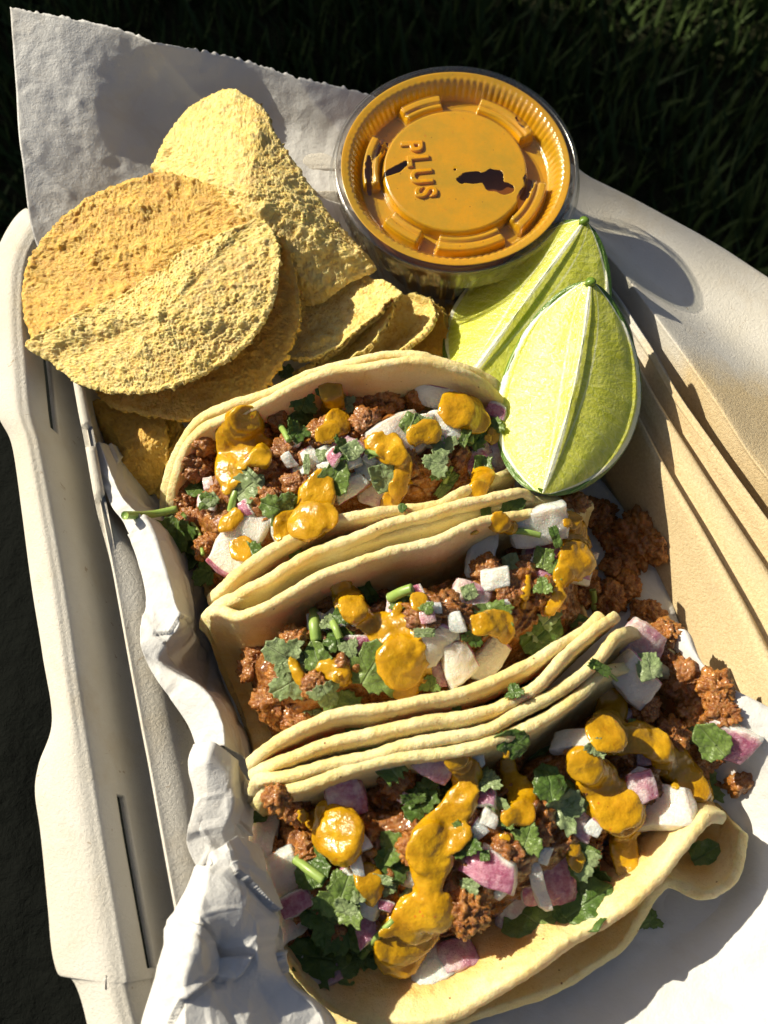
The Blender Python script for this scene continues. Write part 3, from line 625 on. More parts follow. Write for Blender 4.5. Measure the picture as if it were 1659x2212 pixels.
# ---------------------------------------------------------------- sauce cup
def cup():
    Zt = 4.35; c = P(985, 352, Zt); RR = 2.98; base = Vector((c.x, c.y, Zt-3.2))
    root = empty('sauce_cup', base)
    root.location.y += .35; root.rotation_euler = (R(6), 0, 0); bpy.context.view_layer.update()
    tag(root, 'clear plastic portion cup of orange salsa with an embossed lid', 'sauce cup')
    blocks = [(97, 128), (28, 73), (-48, -8), (-104, -58), (-142, -114), (152, 192)]
    ss = lambda a, b, x: (lambda t: t*t*(3-2*t))(min(1, max(0, (x-a)/(b-a))))
    def h(r, th, ra=1.0):
        q = r/RR; d = math.degrees(th)
        z = -.02-.06*ss(.90, .885, q)*0
        rib = .5+.5*math.cos(th*96)
        if q > .97: z = -.0-(q-.97)/.03*.10
        elif q > .885: z = -.02+.02*math.sin((q-.885)/.085*math.pi)
        elif q > .77: t = (.885-q)/.115; z = -.02-.48*ss(0, 1, t)*1.0 + ra*.042*rib*math.sin(math.pi*min(1, t*1.1))
        else: z = -.50
        if q < .775:
            bl = 0
            for a, b in blocks:
                dd = ((d-a) % 360); w_ = b-a
                if dd < w_: bl = max(bl, ss(0, 2.2, dd)*ss(0, 2.2, w_-dd))
            z += .32*bl*ss(.615, .64, q)*ss(.765, .745, q)
            z += -.05*bl*ss(.70, .69, q)*ss(.66, .67, q)
        z += .33*ss(.605, .575, q)
        return z
    TH = 660; rs_ = [RR*x for x in list(np.linspace(.02, .55, 14))+list(np.linspace(.565, .80, 46))+list(np.linspace(.81, .895, 12))+list(np.linspace(.9, 1.0, 10))]
    def surf(dz, rmax, name, hole=None, rsc=1.0):
        rows = [[Vector((r*rsc*math.cos(2*math.pi*j/TH), r*rsc*math.sin(2*math.pi*j/TH), h(r, 2*math.pi*j/TH)+dz+3.2)) for j in range(TH)] for r in rs_ if r <= rmax]
        n = len(rows); vs_ = [v for r in rows for v in r]; fs = [tuple(range(TH))[::-1]] if True else []
        for i in range(n-1):
            for j in range(TH):
                k = (j+1) % TH
                if hole:
                    p = rows[i][j]
                    if hole(p): continue
                fs.append((i*TH+j, i*TH+k, (i+1)*TH+k, (i+1)*TH+j)[::-1])
        return vs_, fs, n
    # lid: top plus skirt
    vs_, fs, n = surf(0, 99, 'lid'); b = (n-1)*TH
    prof = [(RR*1.004, -.20), (RR*1.006, -.42), (RR*1.03, -.50), (RR*1.03, -.56)]
    for k, (r, z) in enumerate(prof):
        for j in range(TH):
            rb = r*(1+.004*math.cos(2*math.pi*j/TH*0)); vs_.append(Vector((rb*math.cos(2*math.pi*j/TH), rb*math.sin(2*math.pi*j/TH), z+3.2)))
    for k in range(len(prof)):
        for j in range(TH):
            q = (j+1) % TH; a0 = b+k*TH; a1 = b+(k+1)*TH
            fs.append((a0+j, a1+j, a1+q, a0+q))
    lid = obj('lid', mesh('lid', vs_, fs), PLASTIC, root)
    # salsa pressed up under the lid, with gaps where air is trapped
    def hole(p):
        x, y = p.x/RR, p.y/RR; q = Vector((x*6, y*6, 3)); n_ = noise.noise(q*2.3)*.05
        def el(cx, cy, a, b, ang=0):
            c_, s_ = math.cos(R(ang)), math.sin(R(ang)); dx, dy = x-cx, y-cy; u_, v_ = (dx*c_+dy*s_)/a, (-dx*s_+dy*c_)/b
            return math.hypot(u_, v_) < 1+n_*6
        return (el(.30, -.08, .10, .085) or el(.13, -.08, .12, .06) or el(.36, -.17, .13, .06, -15) or el(-.47, .01, .15, .035, 32)
                or el(.60, -.10, .045, .09, -10) or el(.555, -.22, .04, .12, -30) or el(-.60, .25, .03, .13, -25) or el(.56, .47, .03, .07, 35)
                or el(-.70, .0, .03, .16) or (.44 < math.hypot(x, y) < 0 ))
    # finer disc for the hole edges
    NN = 200; vs2, fs2 = [], []
    def hh(x, y): return h(math.hypot(x, y), math.atan2(y, x))
    idx = {}
    TH2 = 660; rs2 = [RR*x for x in np.linspace(.01, .93, 120)]
    rows = [[Vector((r*math.cos(2*math.pi*j/TH2), r*math.sin(2*math.pi*j/TH2), h(r, 2*math.pi*j/TH2, 1.0)-.09+3.2)) for j in range(TH2)] for r in rs2]
    vs2 = [v for r in rows for v in r]
    for i in range(len(rows)-1):
        for j in range(TH2):
            k = (j+1) % TH2
            if hole(rows[i][j]): continue
            fs2.append((i*TH2+j, (i+1)*TH2+j, (i+1)*TH2+k, i*TH2+k))
    top = obj('salsa', mesh('salsa_top', vs2, fs2), SALSA_LID, root); sm_ = top.modifiers.new('s', 'SOLIDIFY'); sm_.thickness = .02; sm_.offset = 1; bake(top)
    # the body of salsa lower in the cup
    def lathe(prof, n_, name, rip=0, nr=0, cap=False):
        rows = [[Vector((r*(1+(rip*(.5+.5*math.cos(nr*2*math.pi*j/n_)) if f else 0))*math.cos(2*math.pi*j/n_), r*(1+(rip*(.5+.5*math.cos(nr*2*math.pi*j/n_)) if f else 0))*math.sin(2*math.pi*j/n_), z)) for j in range(n_)] for r, z, f in prof]
        return gridmesh(name, rows, uv=False, closed=True)
    body = obj('salsa_fill', lathe([(.02, 2.62, 0), (1.4, 2.60, 0), (2.2, 2.62, 0), (2.5, 2.64, 0), (2.45, 2.3, 0), (2.0, .3, 0), (1.9, .1, 0), (.02, .06, 0)], 96, 'fill'), SALSA_DEEP, root)
    cu = obj('cup', lathe([(2.90, 3.10, 0), (2.86, 2.9, 0), (2.84, 2.60, 0), (2.80, 2.55, 1), (2.70, 2.1, 1), (2.45, 1.0, 1), (2.28, .3, 1), (2.2, .12, 0), (2.1, .02, 0), (.02, .02, 0)], 720, 'cup', .04, 44), PLASTIC, root)
    sm_ = cu.modifiers.new('s', 'SOLIDIFY'); sm_.thickness = .03; bake(cu)
    # PLUS embossed in the disc, read turned a quarter clockwise
    spots = [('P', -.36, .22), ('L', -.31, .08), ('U', -.285, -.075), ('S', -.25, -.225)]
    for ch, x, y in spots:
        cu_ = bpy.data.curves.new('letter', 'FONT'); cu_.body = ch; cu_.size = .62; cu_.extrude = .035; cu_.bevel_depth = .03; cu_.bevel_resolution = 2
        cu_.align_x = 'CENTER'; cu_.align_y = 'CENTER'
        t = bpy.data.objects.new('tmp', cu_); C.objects.link(t); bpy.context.view_layer.update()
        me = bpy.data.meshes.new_from_object(t.evaluated_get(bpy.context.evaluated_depsgraph_get())); bpy.data.objects.remove(t)
        me.materials.clear(); l = obj('letter', me, SALSA_LID, lid); l.location = (x*RR, y*RR, 3.2-.235); l.rotation_euler = (0, 0, R(-84)); l.scale = (1, 1.15, 1)
    return root
m = NT('salsa_under_lid')
col = m.mix(m.ramp(m.noise(.8, 5, .7), [(.40, 0), (.62, 1)]), (.78, .34, .004), (.58, .31, .012))
col = m.mix(m.ramp(m.noise(26, 3, .7), [(.55, 0), (.75, .35)]), col, (.40, .30, .08))
col = m.mix(m.ramp(m.noise(5, 3, .6), [(.66, 0), (.74, .6)]), col, (.62, .17, .01))
sp = m.math('MULTIPLY', m.ramp(m.voro(6), [(.06, 1), (.10, 0)]), m.ramp(m.noise(4, 2), [(.52, 0), (.56, 1)])); col = m.mix(sp, col, (.16, .04, .01))
m.set(Base_Color=col, Roughness=.25, Coat_Weight=.5, Coat_Roughness=.15); SSS(m, .2, (.3, .12, .02)); m.bump([(m.noise(20, 3), .004)]); SALSA_LID = m.m
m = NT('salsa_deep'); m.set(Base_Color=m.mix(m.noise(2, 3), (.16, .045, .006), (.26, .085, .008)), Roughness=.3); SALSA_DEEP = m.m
cup()

# ---------------------------------------------------------------- limes
def lime(tip, end, up, half, Rad, roll, label, prof=1.0, bend=0.0):
    a, b = P(*tip), P(*end); ax = (b-a); L = ax.length; ax.normalize()
    upv = Vector(up); upv = (upv-ax*upv.dot(ax)).normalized(); side = ax.cross(upv)
    root = empty('lime_wedge', (a+b)/2); root_l = (a+b)/2
    tag(root, label, 'lime wedge', 'lime wedges beside the sauce cup')
    def rad(t):   # profile of the fruit with a nipple at the tip
        s = math.sin(math.pi*min(max(t, 0), 1)); return Rad*(s**.5)*(1-.10*(1-t))+.02
    NV, NU = 120, 60
    def axis(t): return a.lerp(b, t)-root_l + side*(bend*math.sin(math.pi*t))
    for sgn in (-1, 1):
        ang = roll+sgn*half; d = -upv*math.cos(ang)+side*math.sin(ang); nn = d.cross(ax).normalized()*sgn
        rows = []
        for i in range(NV):
            t = i/(NV-1); row = []
            for j in range(NU):
                u_ = j/(NU-1); p = axis(t)+d*rad(t)*u_
                hgt = .10*math.sin(math.pi*u_)++.010*noise.noise(Vector((u_*3, t*22, sgn*4)))+.025*noise.noise(Vector((u_*3, t*4, sgn*9)))-(.05 if .1 < u_ < .87 else 0)
                row.append(p+nn*hgt*min(1, 6*min(t, 1-t)))
            rows.append(row)
        me = gridmesh('flesh', rows); obj('cut_face', me, LIME, root)
    rows = []
    for i in range(NV):
        t = i/(NV-1); row = []
        for j in range(90):
            an = roll-half+2*half*j/89; d = -upv*math.cos(an)+side*math.sin(an)
            row.append(axis(t)+d*(rad(t)*1.0+.0))
        rows.append(row)
    rn = obj('rind', gridmesh('rind', rows), RIND, root); s_ = rn.modifiers.new('s', 'SOLIDIFY'); s_.thickness = .10; s_.offset = 1 if True else 0; bake(rn)
    bm = bmesh.new(); bmesh.ops.create_icosphere(bm, subdivisions=3, radius=.13)
    for v in bm.verts: v.co = Vector((v.co.x, v.co.y, v.co.z*1.3))+Vector(noise.noise_vector(v.co*6))*.05
    me = bpy.data.meshes.new('stem_nub'); bm.to_mesh(me); bm.free(); o = obj('stem_nub', me, RIND, root); o.location = axis(.012)-upv*.08
    return root
lime((1264, 474, 4.3), (1000, 835, 2.9), (-.20, -.35, .93), R(60), 2.25, R(-8), 'far lime wedge, leaning against the sauce cup and partly covered')
lime((1276, 605, 4.6), (1172, 1066, 3.3), (-.12, -.25, .95), R(62), 1.88, R(2), 'near lime wedge, fully visible with two cut faces up', bend=-.16)

# ---------------------------------------------------------------- tacos
tacos = []
def tortilla(root, back, front, zb=.45, wob=1.0, seed=0, flat=0.0, bulge=0.0, thick=.24, N=130, M=56, sq=1.0, label=None):
    B = cr([P(*p) for p in back], N); F = cr([P(*p) for p in front], N); rows = []
    for i in range(M):
        w_ = -1+2*i/(M-1); th = w_*math.pi/2; row = []
        for j in range(N):
            b, f = B[j], F[j]; mm = (b+f)/2; mm.z = zb
            e = f if w_ > 0 else b
            hx, hz = abs(math.sin(th))**.9, (1-math.cos(th))**sq
            if flat and w_ > 0: hx, hz = hx*(1-flat)+flat*w_**.8, hz*(1-flat)+flat*w_**1.1
            p = Vector((mm.x+(e.x-mm.x)*hx, mm.y+(e.y-mm.y)*hx, mm.z+(e.z-mm.z)*hz))
            k = abs(w_)**2
            if bulge and w_ > .15: p.y -= bulge*math.sin(math.pi*(w_-.15)/.85)**.8*math.sin(math.pi*j/(N-1))**.5
            p += Vector((0, 1, 0))*.045*wob*noise.noise(Vector((j*.055, seed*7.1, i*.03)))*k*2 + Vector((0, 0, 1))*.05*wob*noise.noise(Vector((j*.12, seed*3.3+i*.05, 2)))
            p += Vector((0, .5, .5))*.02*noise.noise(p*5)
            row.append(p)
        rows.append(row)
    o = obj('tortilla', gridmesh('tortilla', rows), TORT)
    at = o.data.attributes.new('oil', 'FLOAT', 'POINT'); at.data.foreach_set('value', [1-min(1, max(0, (abs(-1+2*i/(M-1))-.72)/.22)) for i in range(M) for j in range(N)])
    s_ = o.modifiers.new('s', 'SOLIDIFY'); s_.thickness = thick; s_.offset = 0
    o.modifiers.new('b', 'SUBSURF').levels = 1; bake(o)
    # roughen the rim a little
    me = o.data; n = len(me.vertices); co = np.empty(n*3); me.vertices.foreach_get('co', co); co = co.reshape(-1, 3)
    for i in range(n):
        v = Vector(co[i]); co[i] += np.array(noise.noise_vector(v*6))*.016+np.array(noise.noise_vector(v*16))*.009+np.array(noise.noise_vector(v*.8))*.06
    me.vertices.foreach_set('co', co.ravel()); me.update()
    return reparent(o, root)
def bed(root, back, front, lo=.10, hi=.90, zk=.86, seed=0, N=210, M=120, s0=0.02, s1=1.0):
    """the chopped meat that fills the taco from end to end"""
    B = cr([P(*p) for p in back], 400); F = cr([P(*p) for p in front], 400); rows = []
    for i in range(M):
        t = i/(M-1); w_ = lo+(hi-lo)*t; row = []
        for j in range(N):
            s = j/(N-1); jj = int((s0+(s1-s0)*s)*399); p = B[jj].lerp(F[jj], w_); z = p.z*zk*(1-.5*abs(2*t-1)**4)*(1-.45*abs(2*s-1)**6)
            q = Vector((p.x, p.y, 0))
            q.z = z*.7+seed; vd = noise.voronoi(q*1.9+Vector(noise.noise_vector(q*2))*.5)[0]; v2 = noise.voronoi(q*4.3)[0]
            z += .24*noise.noise(q*1.6)+.42*min(.5, vd[1]-vd[0])-.12+.14*min(.4, v2[1]-v2[0])+.06*noise.noise(q*9)
            row.append(Vector((p.x, p.y, z)))
        rows.append(row)
    rows.insert(0, [Vector((v.x, v.y, .5)) for v in rows[0]]); rows.append([Vector((v.x, v.y, .5)) for v in rows[-1]])
    for r in rows: r.insert(0, Vector((r[0].x, r[0].y, .5))); r.append(Vector((r[-1].x, r[-1].y, .5)))
    o = obj('meat_filling', gridmesh('meat_filling', rows), MEAT_WET); return reparent(o, root)

def root_at(x, y, label):
    r = empty('taco', P(x, y, .3)); tag(r, label, 'taco', 'three street tacos side by side in the tray'); return r
t1 = root_at(760, 1010, 'farthest taco, nearest the chips, touching the lime wedge')
t2 = root_at(900, 1330, 'middle taco with the large cilantro leaf cluster at its left end')
t3 = root_at(1050, 1800, 'nearest taco, opened wide with a folded over right corner')
b1 = [(366, 1100, 1.4), (374, 1030, 2.2), (400, 965, 2.8), (450, 918, 3.4), (510, 888, 3.8), (600, 850, 4.0), (700, 806, 4.2), (800, 783, 4.3), (880, 777, 4.3), (960, 787, 4.2), (1030, 815, 3.8), (1085, 862, 3.2), (1118, 920, 2.6)]
fa = [(445, 1292, 2.2), (470, 1276, 2.7), (501, 1250, 3.2), (543, 1214, 3.5), (600, 1172, 3.7), (700, 1126, 3.8), (829, 1101, 3.8), (937, 1090, 3.7), (991, 1066, 3.6), (1040, 1045, 3.3), (1090, 1020, 2.9), (1120, 1000, 2.4)]
b1o = [(352, 1110, 1.2), (362, 1020, 2.0), (390, 950, 2.6), (440, 900, 3.1), (500, 872, 3.4), (600, 835, 3.6), (700, 792, 3.7), (800, 770, 3.8), (880, 765, 3.8), (960, 775, 3.7), (1040, 806, 3.3), (1095, 855, 2.8), (1128, 920, 2.2)]
fb = [(452, 1312, 2.6), (480, 1298, 3.0), (515, 1283, 3.3), (571, 1249, 3.6), (627, 1214, 3.7), (700, 1178, 3.8), (829, 1131, 3.85), (937, 1106, 3.85), (1027, 1085, 3.8), (1081, 1067, 3.7), (1130, 1062, 3.5), (1165, 1086, 2.9)]
bc = [(446, 1352, 2.6), (450, 1325, 3.2), (481, 1322, 3.5), (515, 1332, 3.7), (571, 1310, 3.9), (627, 1275, 4.0), (700, 1236, 4.1), (829, 1192, 4.15), (937, 1163, 4.1), (1009, 1134, 4.0), (1060, 1120, 3.8), (1180, 1100, 3.2), (1260, 1100, 2.4)]
fd = [(533, 1654, 3.0), (571, 1623, 3.5), (627, 1581, 3.8), (683, 1553, 4.0), (739, 1536, 4.1), (829, 1524, 4.15), (937, 1506, 4.15), (1000, 1488, 4.1), (1081, 1460, 4.05), (1189, 1396, 3.9), (1261, 1360, 3.6), (1300, 1330, 3.2)]
bco = [(438, 1366, 2.2), (442, 1330, 2.8), (480, 1300, 3.1), (530, 1278, 3.3), (600, 1240, 3.4), (700, 1190, 3.5), (829, 1150, 3.6), (937, 1125, 3.6), (1027, 1102, 3.5), (1100, 1085, 3.3), (1200, 1080, 2.8), (1280, 1090, 2.0)]
fe = [(538, 1672, 3.0), (600, 1640, 3.5), (683, 1607, 3.8), (767, 1588, 3.95), (851, 1568, 4.0), (973, 1546, 4.05), (1070, 1522, 4.05), (1125, 1494, 4.05), (1165, 1470, 4.1), (1225, 1412, 4.0), (1297, 1350, 3.8), (1334, 1328, 3.4)]
bf = [(548, 1720, 2.8), (556, 1684, 3.3), (627, 1668, 3.6), (711, 1646, 3.8), (809, 1628, 3.9), (858, 1612, 4.0), (973, 1589, 4.1), (1060, 1575, 4.1), (1117, 1542, 4.05), (1225, 1474, 4.0), (1297, 1418, 3.9), (1340, 1365, 3.6), (1400, 1370, 2.6), (1480, 1450, 2.0)]
bg_ = [(548, 1745, 2.6), (577, 1698, 3.2), (605, 1702, 3.4), (660, 1690, 3.6), (711, 1674, 3.75), (800, 1650, 3.9), (865, 1634, 4.0), (930, 1624, 4.05), (1009, 1612, 4.1), (1090, 1590, 4.05), (1170, 1552, 4.0), (1250, 1500, 3.9), (1312, 1448, 3.6), (1420, 1440, 2.4), (1520, 1530, 1.8)]
fi = [(600, 2040, 1.6), (650, 2120, 1.5), (720, 2180, 1.5), (800, 2215, 1.8), (900, 2215, 2.0), (1004, 2184, 2.2), (1088, 2141, 2.4), (1172, 2090, 2.5), (1256, 2032, 2.3), (1340, 1970, 2.4), (1424, 1900, 2.6), (1470, 1830, 2.8), (1530, 1775, 2.9), (1575, 1775, 2.5)]
fo = [(590, 2060, .8), (640, 2140, .8), (720, 2215, .8), (820, 2250, .9), (940, 2230, 1.0), (1046, 2192, 1.1), (1172, 2150, 1.2), (1256, 2112, 1.0), (1340, 2054, 1.0), (1385, 1985, 1.2), (1440, 1910, 1.6), (1520, 1936, 1.7), (1585, 1900, 1.7), (1612, 1800, 1.6)]
tortilla(t1, b1o, fb, .42, seed=1); tortilla(t1, b1, fa, .62, seed=2)
tortilla(t2, bco, fe, .42, seed=3, bulge=.30); tortilla(t2, bc, fd, .62, seed=4, bulge=.25)
tortilla(t3, bf, fo, .42, seed=5, wob=.7, flat=.5); tortilla(t3, bg_, fi, .62, seed=6, flat=.9)
bed(t1, b1, fa, seed=1, zk=.84); bed(t2, bc, fd, seed=5, zk=.84, s0=.10); bed(t3, bg_, fi, hi=.74, seed=9, zk=.88)

# ---- dropping things onto what is already there, from above along the line of sight of the measurement
BV = None
def refresh():
    global BV
    vs_, fs = [], []
    bpy.context.view_layer.update()
    for o in S.objects:
        if o.type != 'MESH' or o.name.split('.')[0] in ('ground', 'grass', 'lid', 'letter', 'cup', 'salsa_fill'): continue
        b = len(vs_); mw = o.matrix_world; me = o.data; n = len(me.vertices); co = np.empty(n*3); me.vertices.foreach_get('co', co)
        M4 = np.array(mw); co = co.reshape(-1, 3) @ M4[:3, :3].T + M4[:3, 3]; vs_ += co.tolist()
        fs += [tuple(b+i for i in p.vertices) for p in me.polygons if len(p.vertices) < 10]
    BV = BVHTree.FromPolygons(vs_, fs)
def hit(x, y):
    d = ray(x, y).normalized(); loc, n, i, dist = BV.ray_cast(CAM, d)
    if loc is None: return P(x, y, .5), Vector((0, 0, 1))
    if n.dot(d) > 0: n = -n
    return loc, n
def navg(x, y, r=14):
    ps = [hit(x+dx*r, y+dy*r)[0] for dx, dy in ((1, 0), (0, 1), (-1, 0), (0, -1))]
    n = (ps[0]-ps[2]).cross(ps[1]-ps[3])
    if n.length < 1e-6: n = Vector((0, 0, 1))
    n.normalize()
    if n.dot(CAM-ps[0]) < 0: n = -n
    tc = (CAM-ps[0]).normalized()
    return (n*.6+tc*.6+Vector((0, 0, .3))).normalized()
def frame(n, rot):
    """x axis along the direction rot (degrees, counter-clockwise in the picture plane)"""
    d = Vector((1, 0, 0))*math.cos(R(rot))+UP*math.sin(R(rot)); x = (d-n*d.dot(n)).normalized(); y = n.cross(x)
    return Matrix((x, y, n)).transposed()

ICO = {}
def ico(s):
    if s not in ICO:
        bm = bmesh.new(); bmesh.ops.create_icosphere(bm, subdivisions=s, radius=1); ICO[s] = ([v.co.copy() for v in bm.verts], [tuple(v.index for v in f.verts) for f in bm.faces]); bm.free()
    return ICO[s]
def place(o, root, loc, M3=None):
    o.parent = root; o.location = Vector(loc)-Vector(root.location)
    if M3 is not None: o.rotation_euler = M3.to_euler()
    return o
rm = random.Random(5)
def meat(root, x, y, s, asp=1.0, rot=0):
    loc, _ = hit(x, y); n = navg(x, y); k = scl(loc)*s*.5; V, Fc = ico(5 if s > 52 else 4); sd_ = Vector((rm.uniform(0, 99), rm.uniform(0, 99), 0))
    sx, sy, sz = k*asp, k/max(asp, 1)**.3, k*.72; out = []
    for v in V:
        q = v*(s/40)
        w_ = q+Vector(noise.noise_vector(q*1.3+sd_))*.45; vd = noise.voronoi(w_*1.25+sd_)[0]; v2 = noise.voronoi(w_*2.9+sd_)[0]; d = .86+.5*noise.noise(w_*.9+sd_)+.50*min(.45, vd[1]-vd[0])+.20*min(.4, v2[1]-v2[0])+.10*noise.noise(q*5+sd_)+.04*noise.noise(q*12+sd_)
        out.append(Vector((v.x*sx*d, v.y*sy*d, v.z*sz*d)))
    o = obj('meat_piece', mesh('meat_piece', out, Fc), MEAT); return place(o, root, loc+n*k*.30, frame(n, rot+rm.uniform(-20, 20)))
refresh()
M1 = [(430, 1000, 62), (408, 1070, 55), (470, 1080, 46), (562, 935, 50), (455, 1010, 50), (825, 880, 78), (790, 912, 50), (620, 980, 60), (560, 1010, 52), (700, 935, 52), (640, 1045, 46), (940, 1010, 44), (482, 1130, 44), (415, 1128, 50), (760, 870, 40), (590, 1080, 50), (1000, 1040, 40), (900, 860, 44), (450, 1180, 50), (500, 1210, 44), (880, 1000, 48), (740, 1000, 50), (1040, 930, 44), (600, 905, 40), (440, 960, 44), (700, 1080, 46)]
M2 = [(640, 1385, 56), (560, 1410, 50), (645, 1555, 62), (945, 1330, 88, 1.4, -25), (900, 1305, 52), (720, 1300, 60), (1050, 1235, 58), (1310, 1295, 66), (1320, 1160, 60), (1390, 1160, 96), (1350, 1200, 64), (1290, 1115, 66), (1240, 1090, 52), (1255, 1270, 64), (1180, 1290, 60), (1395, 1330, 58), (1440, 1372, 58), (620, 1470, 66), (585, 1520, 60), (1230, 1190, 60), (780, 1340, 50), (820, 1290, 52), (1100, 1280, 56), (1120, 1190, 50), (540, 1450, 46), (1000, 1350, 56), (1350, 1270, 52), (680, 1480, 50), (1420, 1180, 60), (1330, 1230, 50)]
M3 = [(1480, 1470, 78), (1545, 1485, 64), (1500, 1530, 64), (1420, 1420, 60), (1450, 1590, 60), (1500, 1650, 60), (1598, 1690, 44, 1.4, 20), (1390, 1530, 54), (1560, 1540, 60), (1540, 1620, 50), (825, 1720, 96), (860, 1680, 70), (900, 1690, 60), (640, 1745, 60), (670, 1835, 52), (850, 1950, 62), (1000, 1960, 88), (945, 1925, 72), (700, 1900, 60), (830, 2010, 52), (1160, 1800, 50), (1260, 1630, 54), (1100, 1640, 50), (1300, 1760, 60), (1340, 1850, 50), (600, 1720, 54), (1440, 1760, 50), (720, 1990, 56), (660, 1950, 60), (770, 1830, 60), (1000, 1760, 56), (1090, 1840, 60), (1180, 1930, 50), (1390, 1700, 60), (1260, 1840, 54), (780, 1770, 56), (1340, 1620, 60), (600, 1850, 60), (640, 2030, 54), (1480, 1720, 54), (1520, 1690, 54), (890, 1830, 50), (570, 1790, 50)]
for r_, L_ in ((t1, M1), (t2, M2), (t3, M3)):
    for a in L_: meat(r_, a[0], a[1], a[2]*1.15, *a[3:])

def onion(root, x, y, l, wd, rot, skin='n', hgt=.45, bend=.5, tilt=(0, 0), lift=.2):
    loc, _ = hit(x, y); n = navg(x, y, 18); k = scl(loc)*.5
    n = (Matrix.Rotation(R(tilt[0]), 3, 'X') @ Matrix.Rotation(R(tilt[1]), 3, 'Y') @ n)
    hx, hy = l*k, wd*k; hz = min(hx, hy)*hgt*.85+.04; G = 14; vs_, fs, sk_ = [], [], []
    bm = bmesh.new(); bmesh.ops.create_cube(bm, size=2); bmesh.ops.subdivide_edges(bm, edges=bm.edges[:], cuts=G, use_grid_fill=True)
    sd_ = Vector((x*.1, y*.1, 0)); lay = []
    tp, sh = rm.uniform(-.18, .18), rm.uniform(-.25, .25)
    for v in bm.verts:
        c_ = v.co.copy(); m_ = max(abs(c_.x), abs(c_.y), abs(c_.z)); q = c_.normalized()*1.22
        p = c_.lerp(q, .30)                                  # rounded corners
        f = 0
        if skin == 't' and c_.z > .98: f = .95-.55*max(0, c_.y)
        if skin == 'b' and c_.y < -.98: f = 1
        if skin == 'f' and c_.y > .98: f = 1
        if skin == 'l' and c_.x < -.98: f = 1
        if skin == 'r' and c_.x > .98: f = 1
        if skin == 'h' and c_.z > .2: f = .55
        if skin == 'p': f = .5
        lay.append(f)
        p = Vector((p.x*hx*(1+tp*p.y), p.y*hy*(1+tp*p.x)+sh*p.x*hy, p.z*hz))
        p.z -= bend*(p.x*p.x)/(2*max(hx, .2))*.9 - bend*hx*.12
        p += Vector(noise.noise_vector(p*2.2+sd_))*.06+Vector(noise.noise_vector(p*7+sd_))*.02
        v.co = p
    me = bpy.data.meshes.new('onion_piece'); bm.to_mesh(me); bm.free()
    at = me.attributes.new('skin', 'FLOAT', 'POINT'); at.data.foreach_set('value', lay)
    o = obj('onion_piece', me, ONION); return place(o, root, loc+n*(hz*lift), frame(n, rot))
refresh()
O1 = [(520, 1165, 150, 74, 58, 'l', .35, .3), (860, 950, 130, 84, 25, 'n', .35, .5), (700, 1015, 130, 80, 25, 'l', .35, .5), (757, 1052, 74, 36, 32, 'b', .8, .2), (822, 1065, 90, 56, -22, 'p', .3, .4), (790, 1015, 110, 50, 12, 'n', .3, .4), (942, 852, 100, 46, -10, 'f', .5, .5), (895, 893, 84, 26, -10, 'n', .6, .3), (962, 925, 60, 66, 10, 'n', .5, .3), (905, 930, 60, 60, 0, 'n', .5, .3), (1062, 990, 72, 104, -12, 'p', .35, .5), (1076, 888, 40, 30, -15, 't', .6, .2), (1030, 960, 60, 50, 20, 'h', .5, .3), (735, 945, 16, 60, -30, 't', .8, .2), (760, 970, 50, 34, -30, 'h', .5, .3), (610, 1130, 50, 60, 10, 'n', .4, .2), (1030, 1000, 50, 50, 30, 't', .5, .2)]
O2 = [(1160, 1130, 120, 74, 12, 'n', .35, .2, (0, 0), .9), (1040, 1180, 52, 150, -14, 'n', .35, .1, (0, 0), 1.0), (1012, 1298, 76, 72, -25, 'p', .4, .2), (1195, 1222, 130, 72, -4, 't', .4, .3, (0, 0), .8), (1258, 1226, 40, 62, -20, 'n', .5, .3), (852, 1322, 28, 56, 0, 'h', .7, .2), (930, 1385, 74, 88, -30, 'f', .6, .3), (908, 1400, 50, 60, -30, 't', .6, .3), (988, 1425, 64, 80, 20, 'r', .6, .2), (1055, 1420, 56, 92, -38, 'f', .5, .4), (775, 1395, 74, 40, -10, 't', .5, .3), (745, 1322, 60, 46, 20, 'p', .5, .3), (940, 1450, 50, 50, 10, 'h', .6, .3), (1070, 1250, 60, 40, 10, 'n', .4, .2), (1190, 1168, 60, 30, 20, 'h', .4, .2), (690, 1350, 44, 40, 20, 'n', .5, .3)]
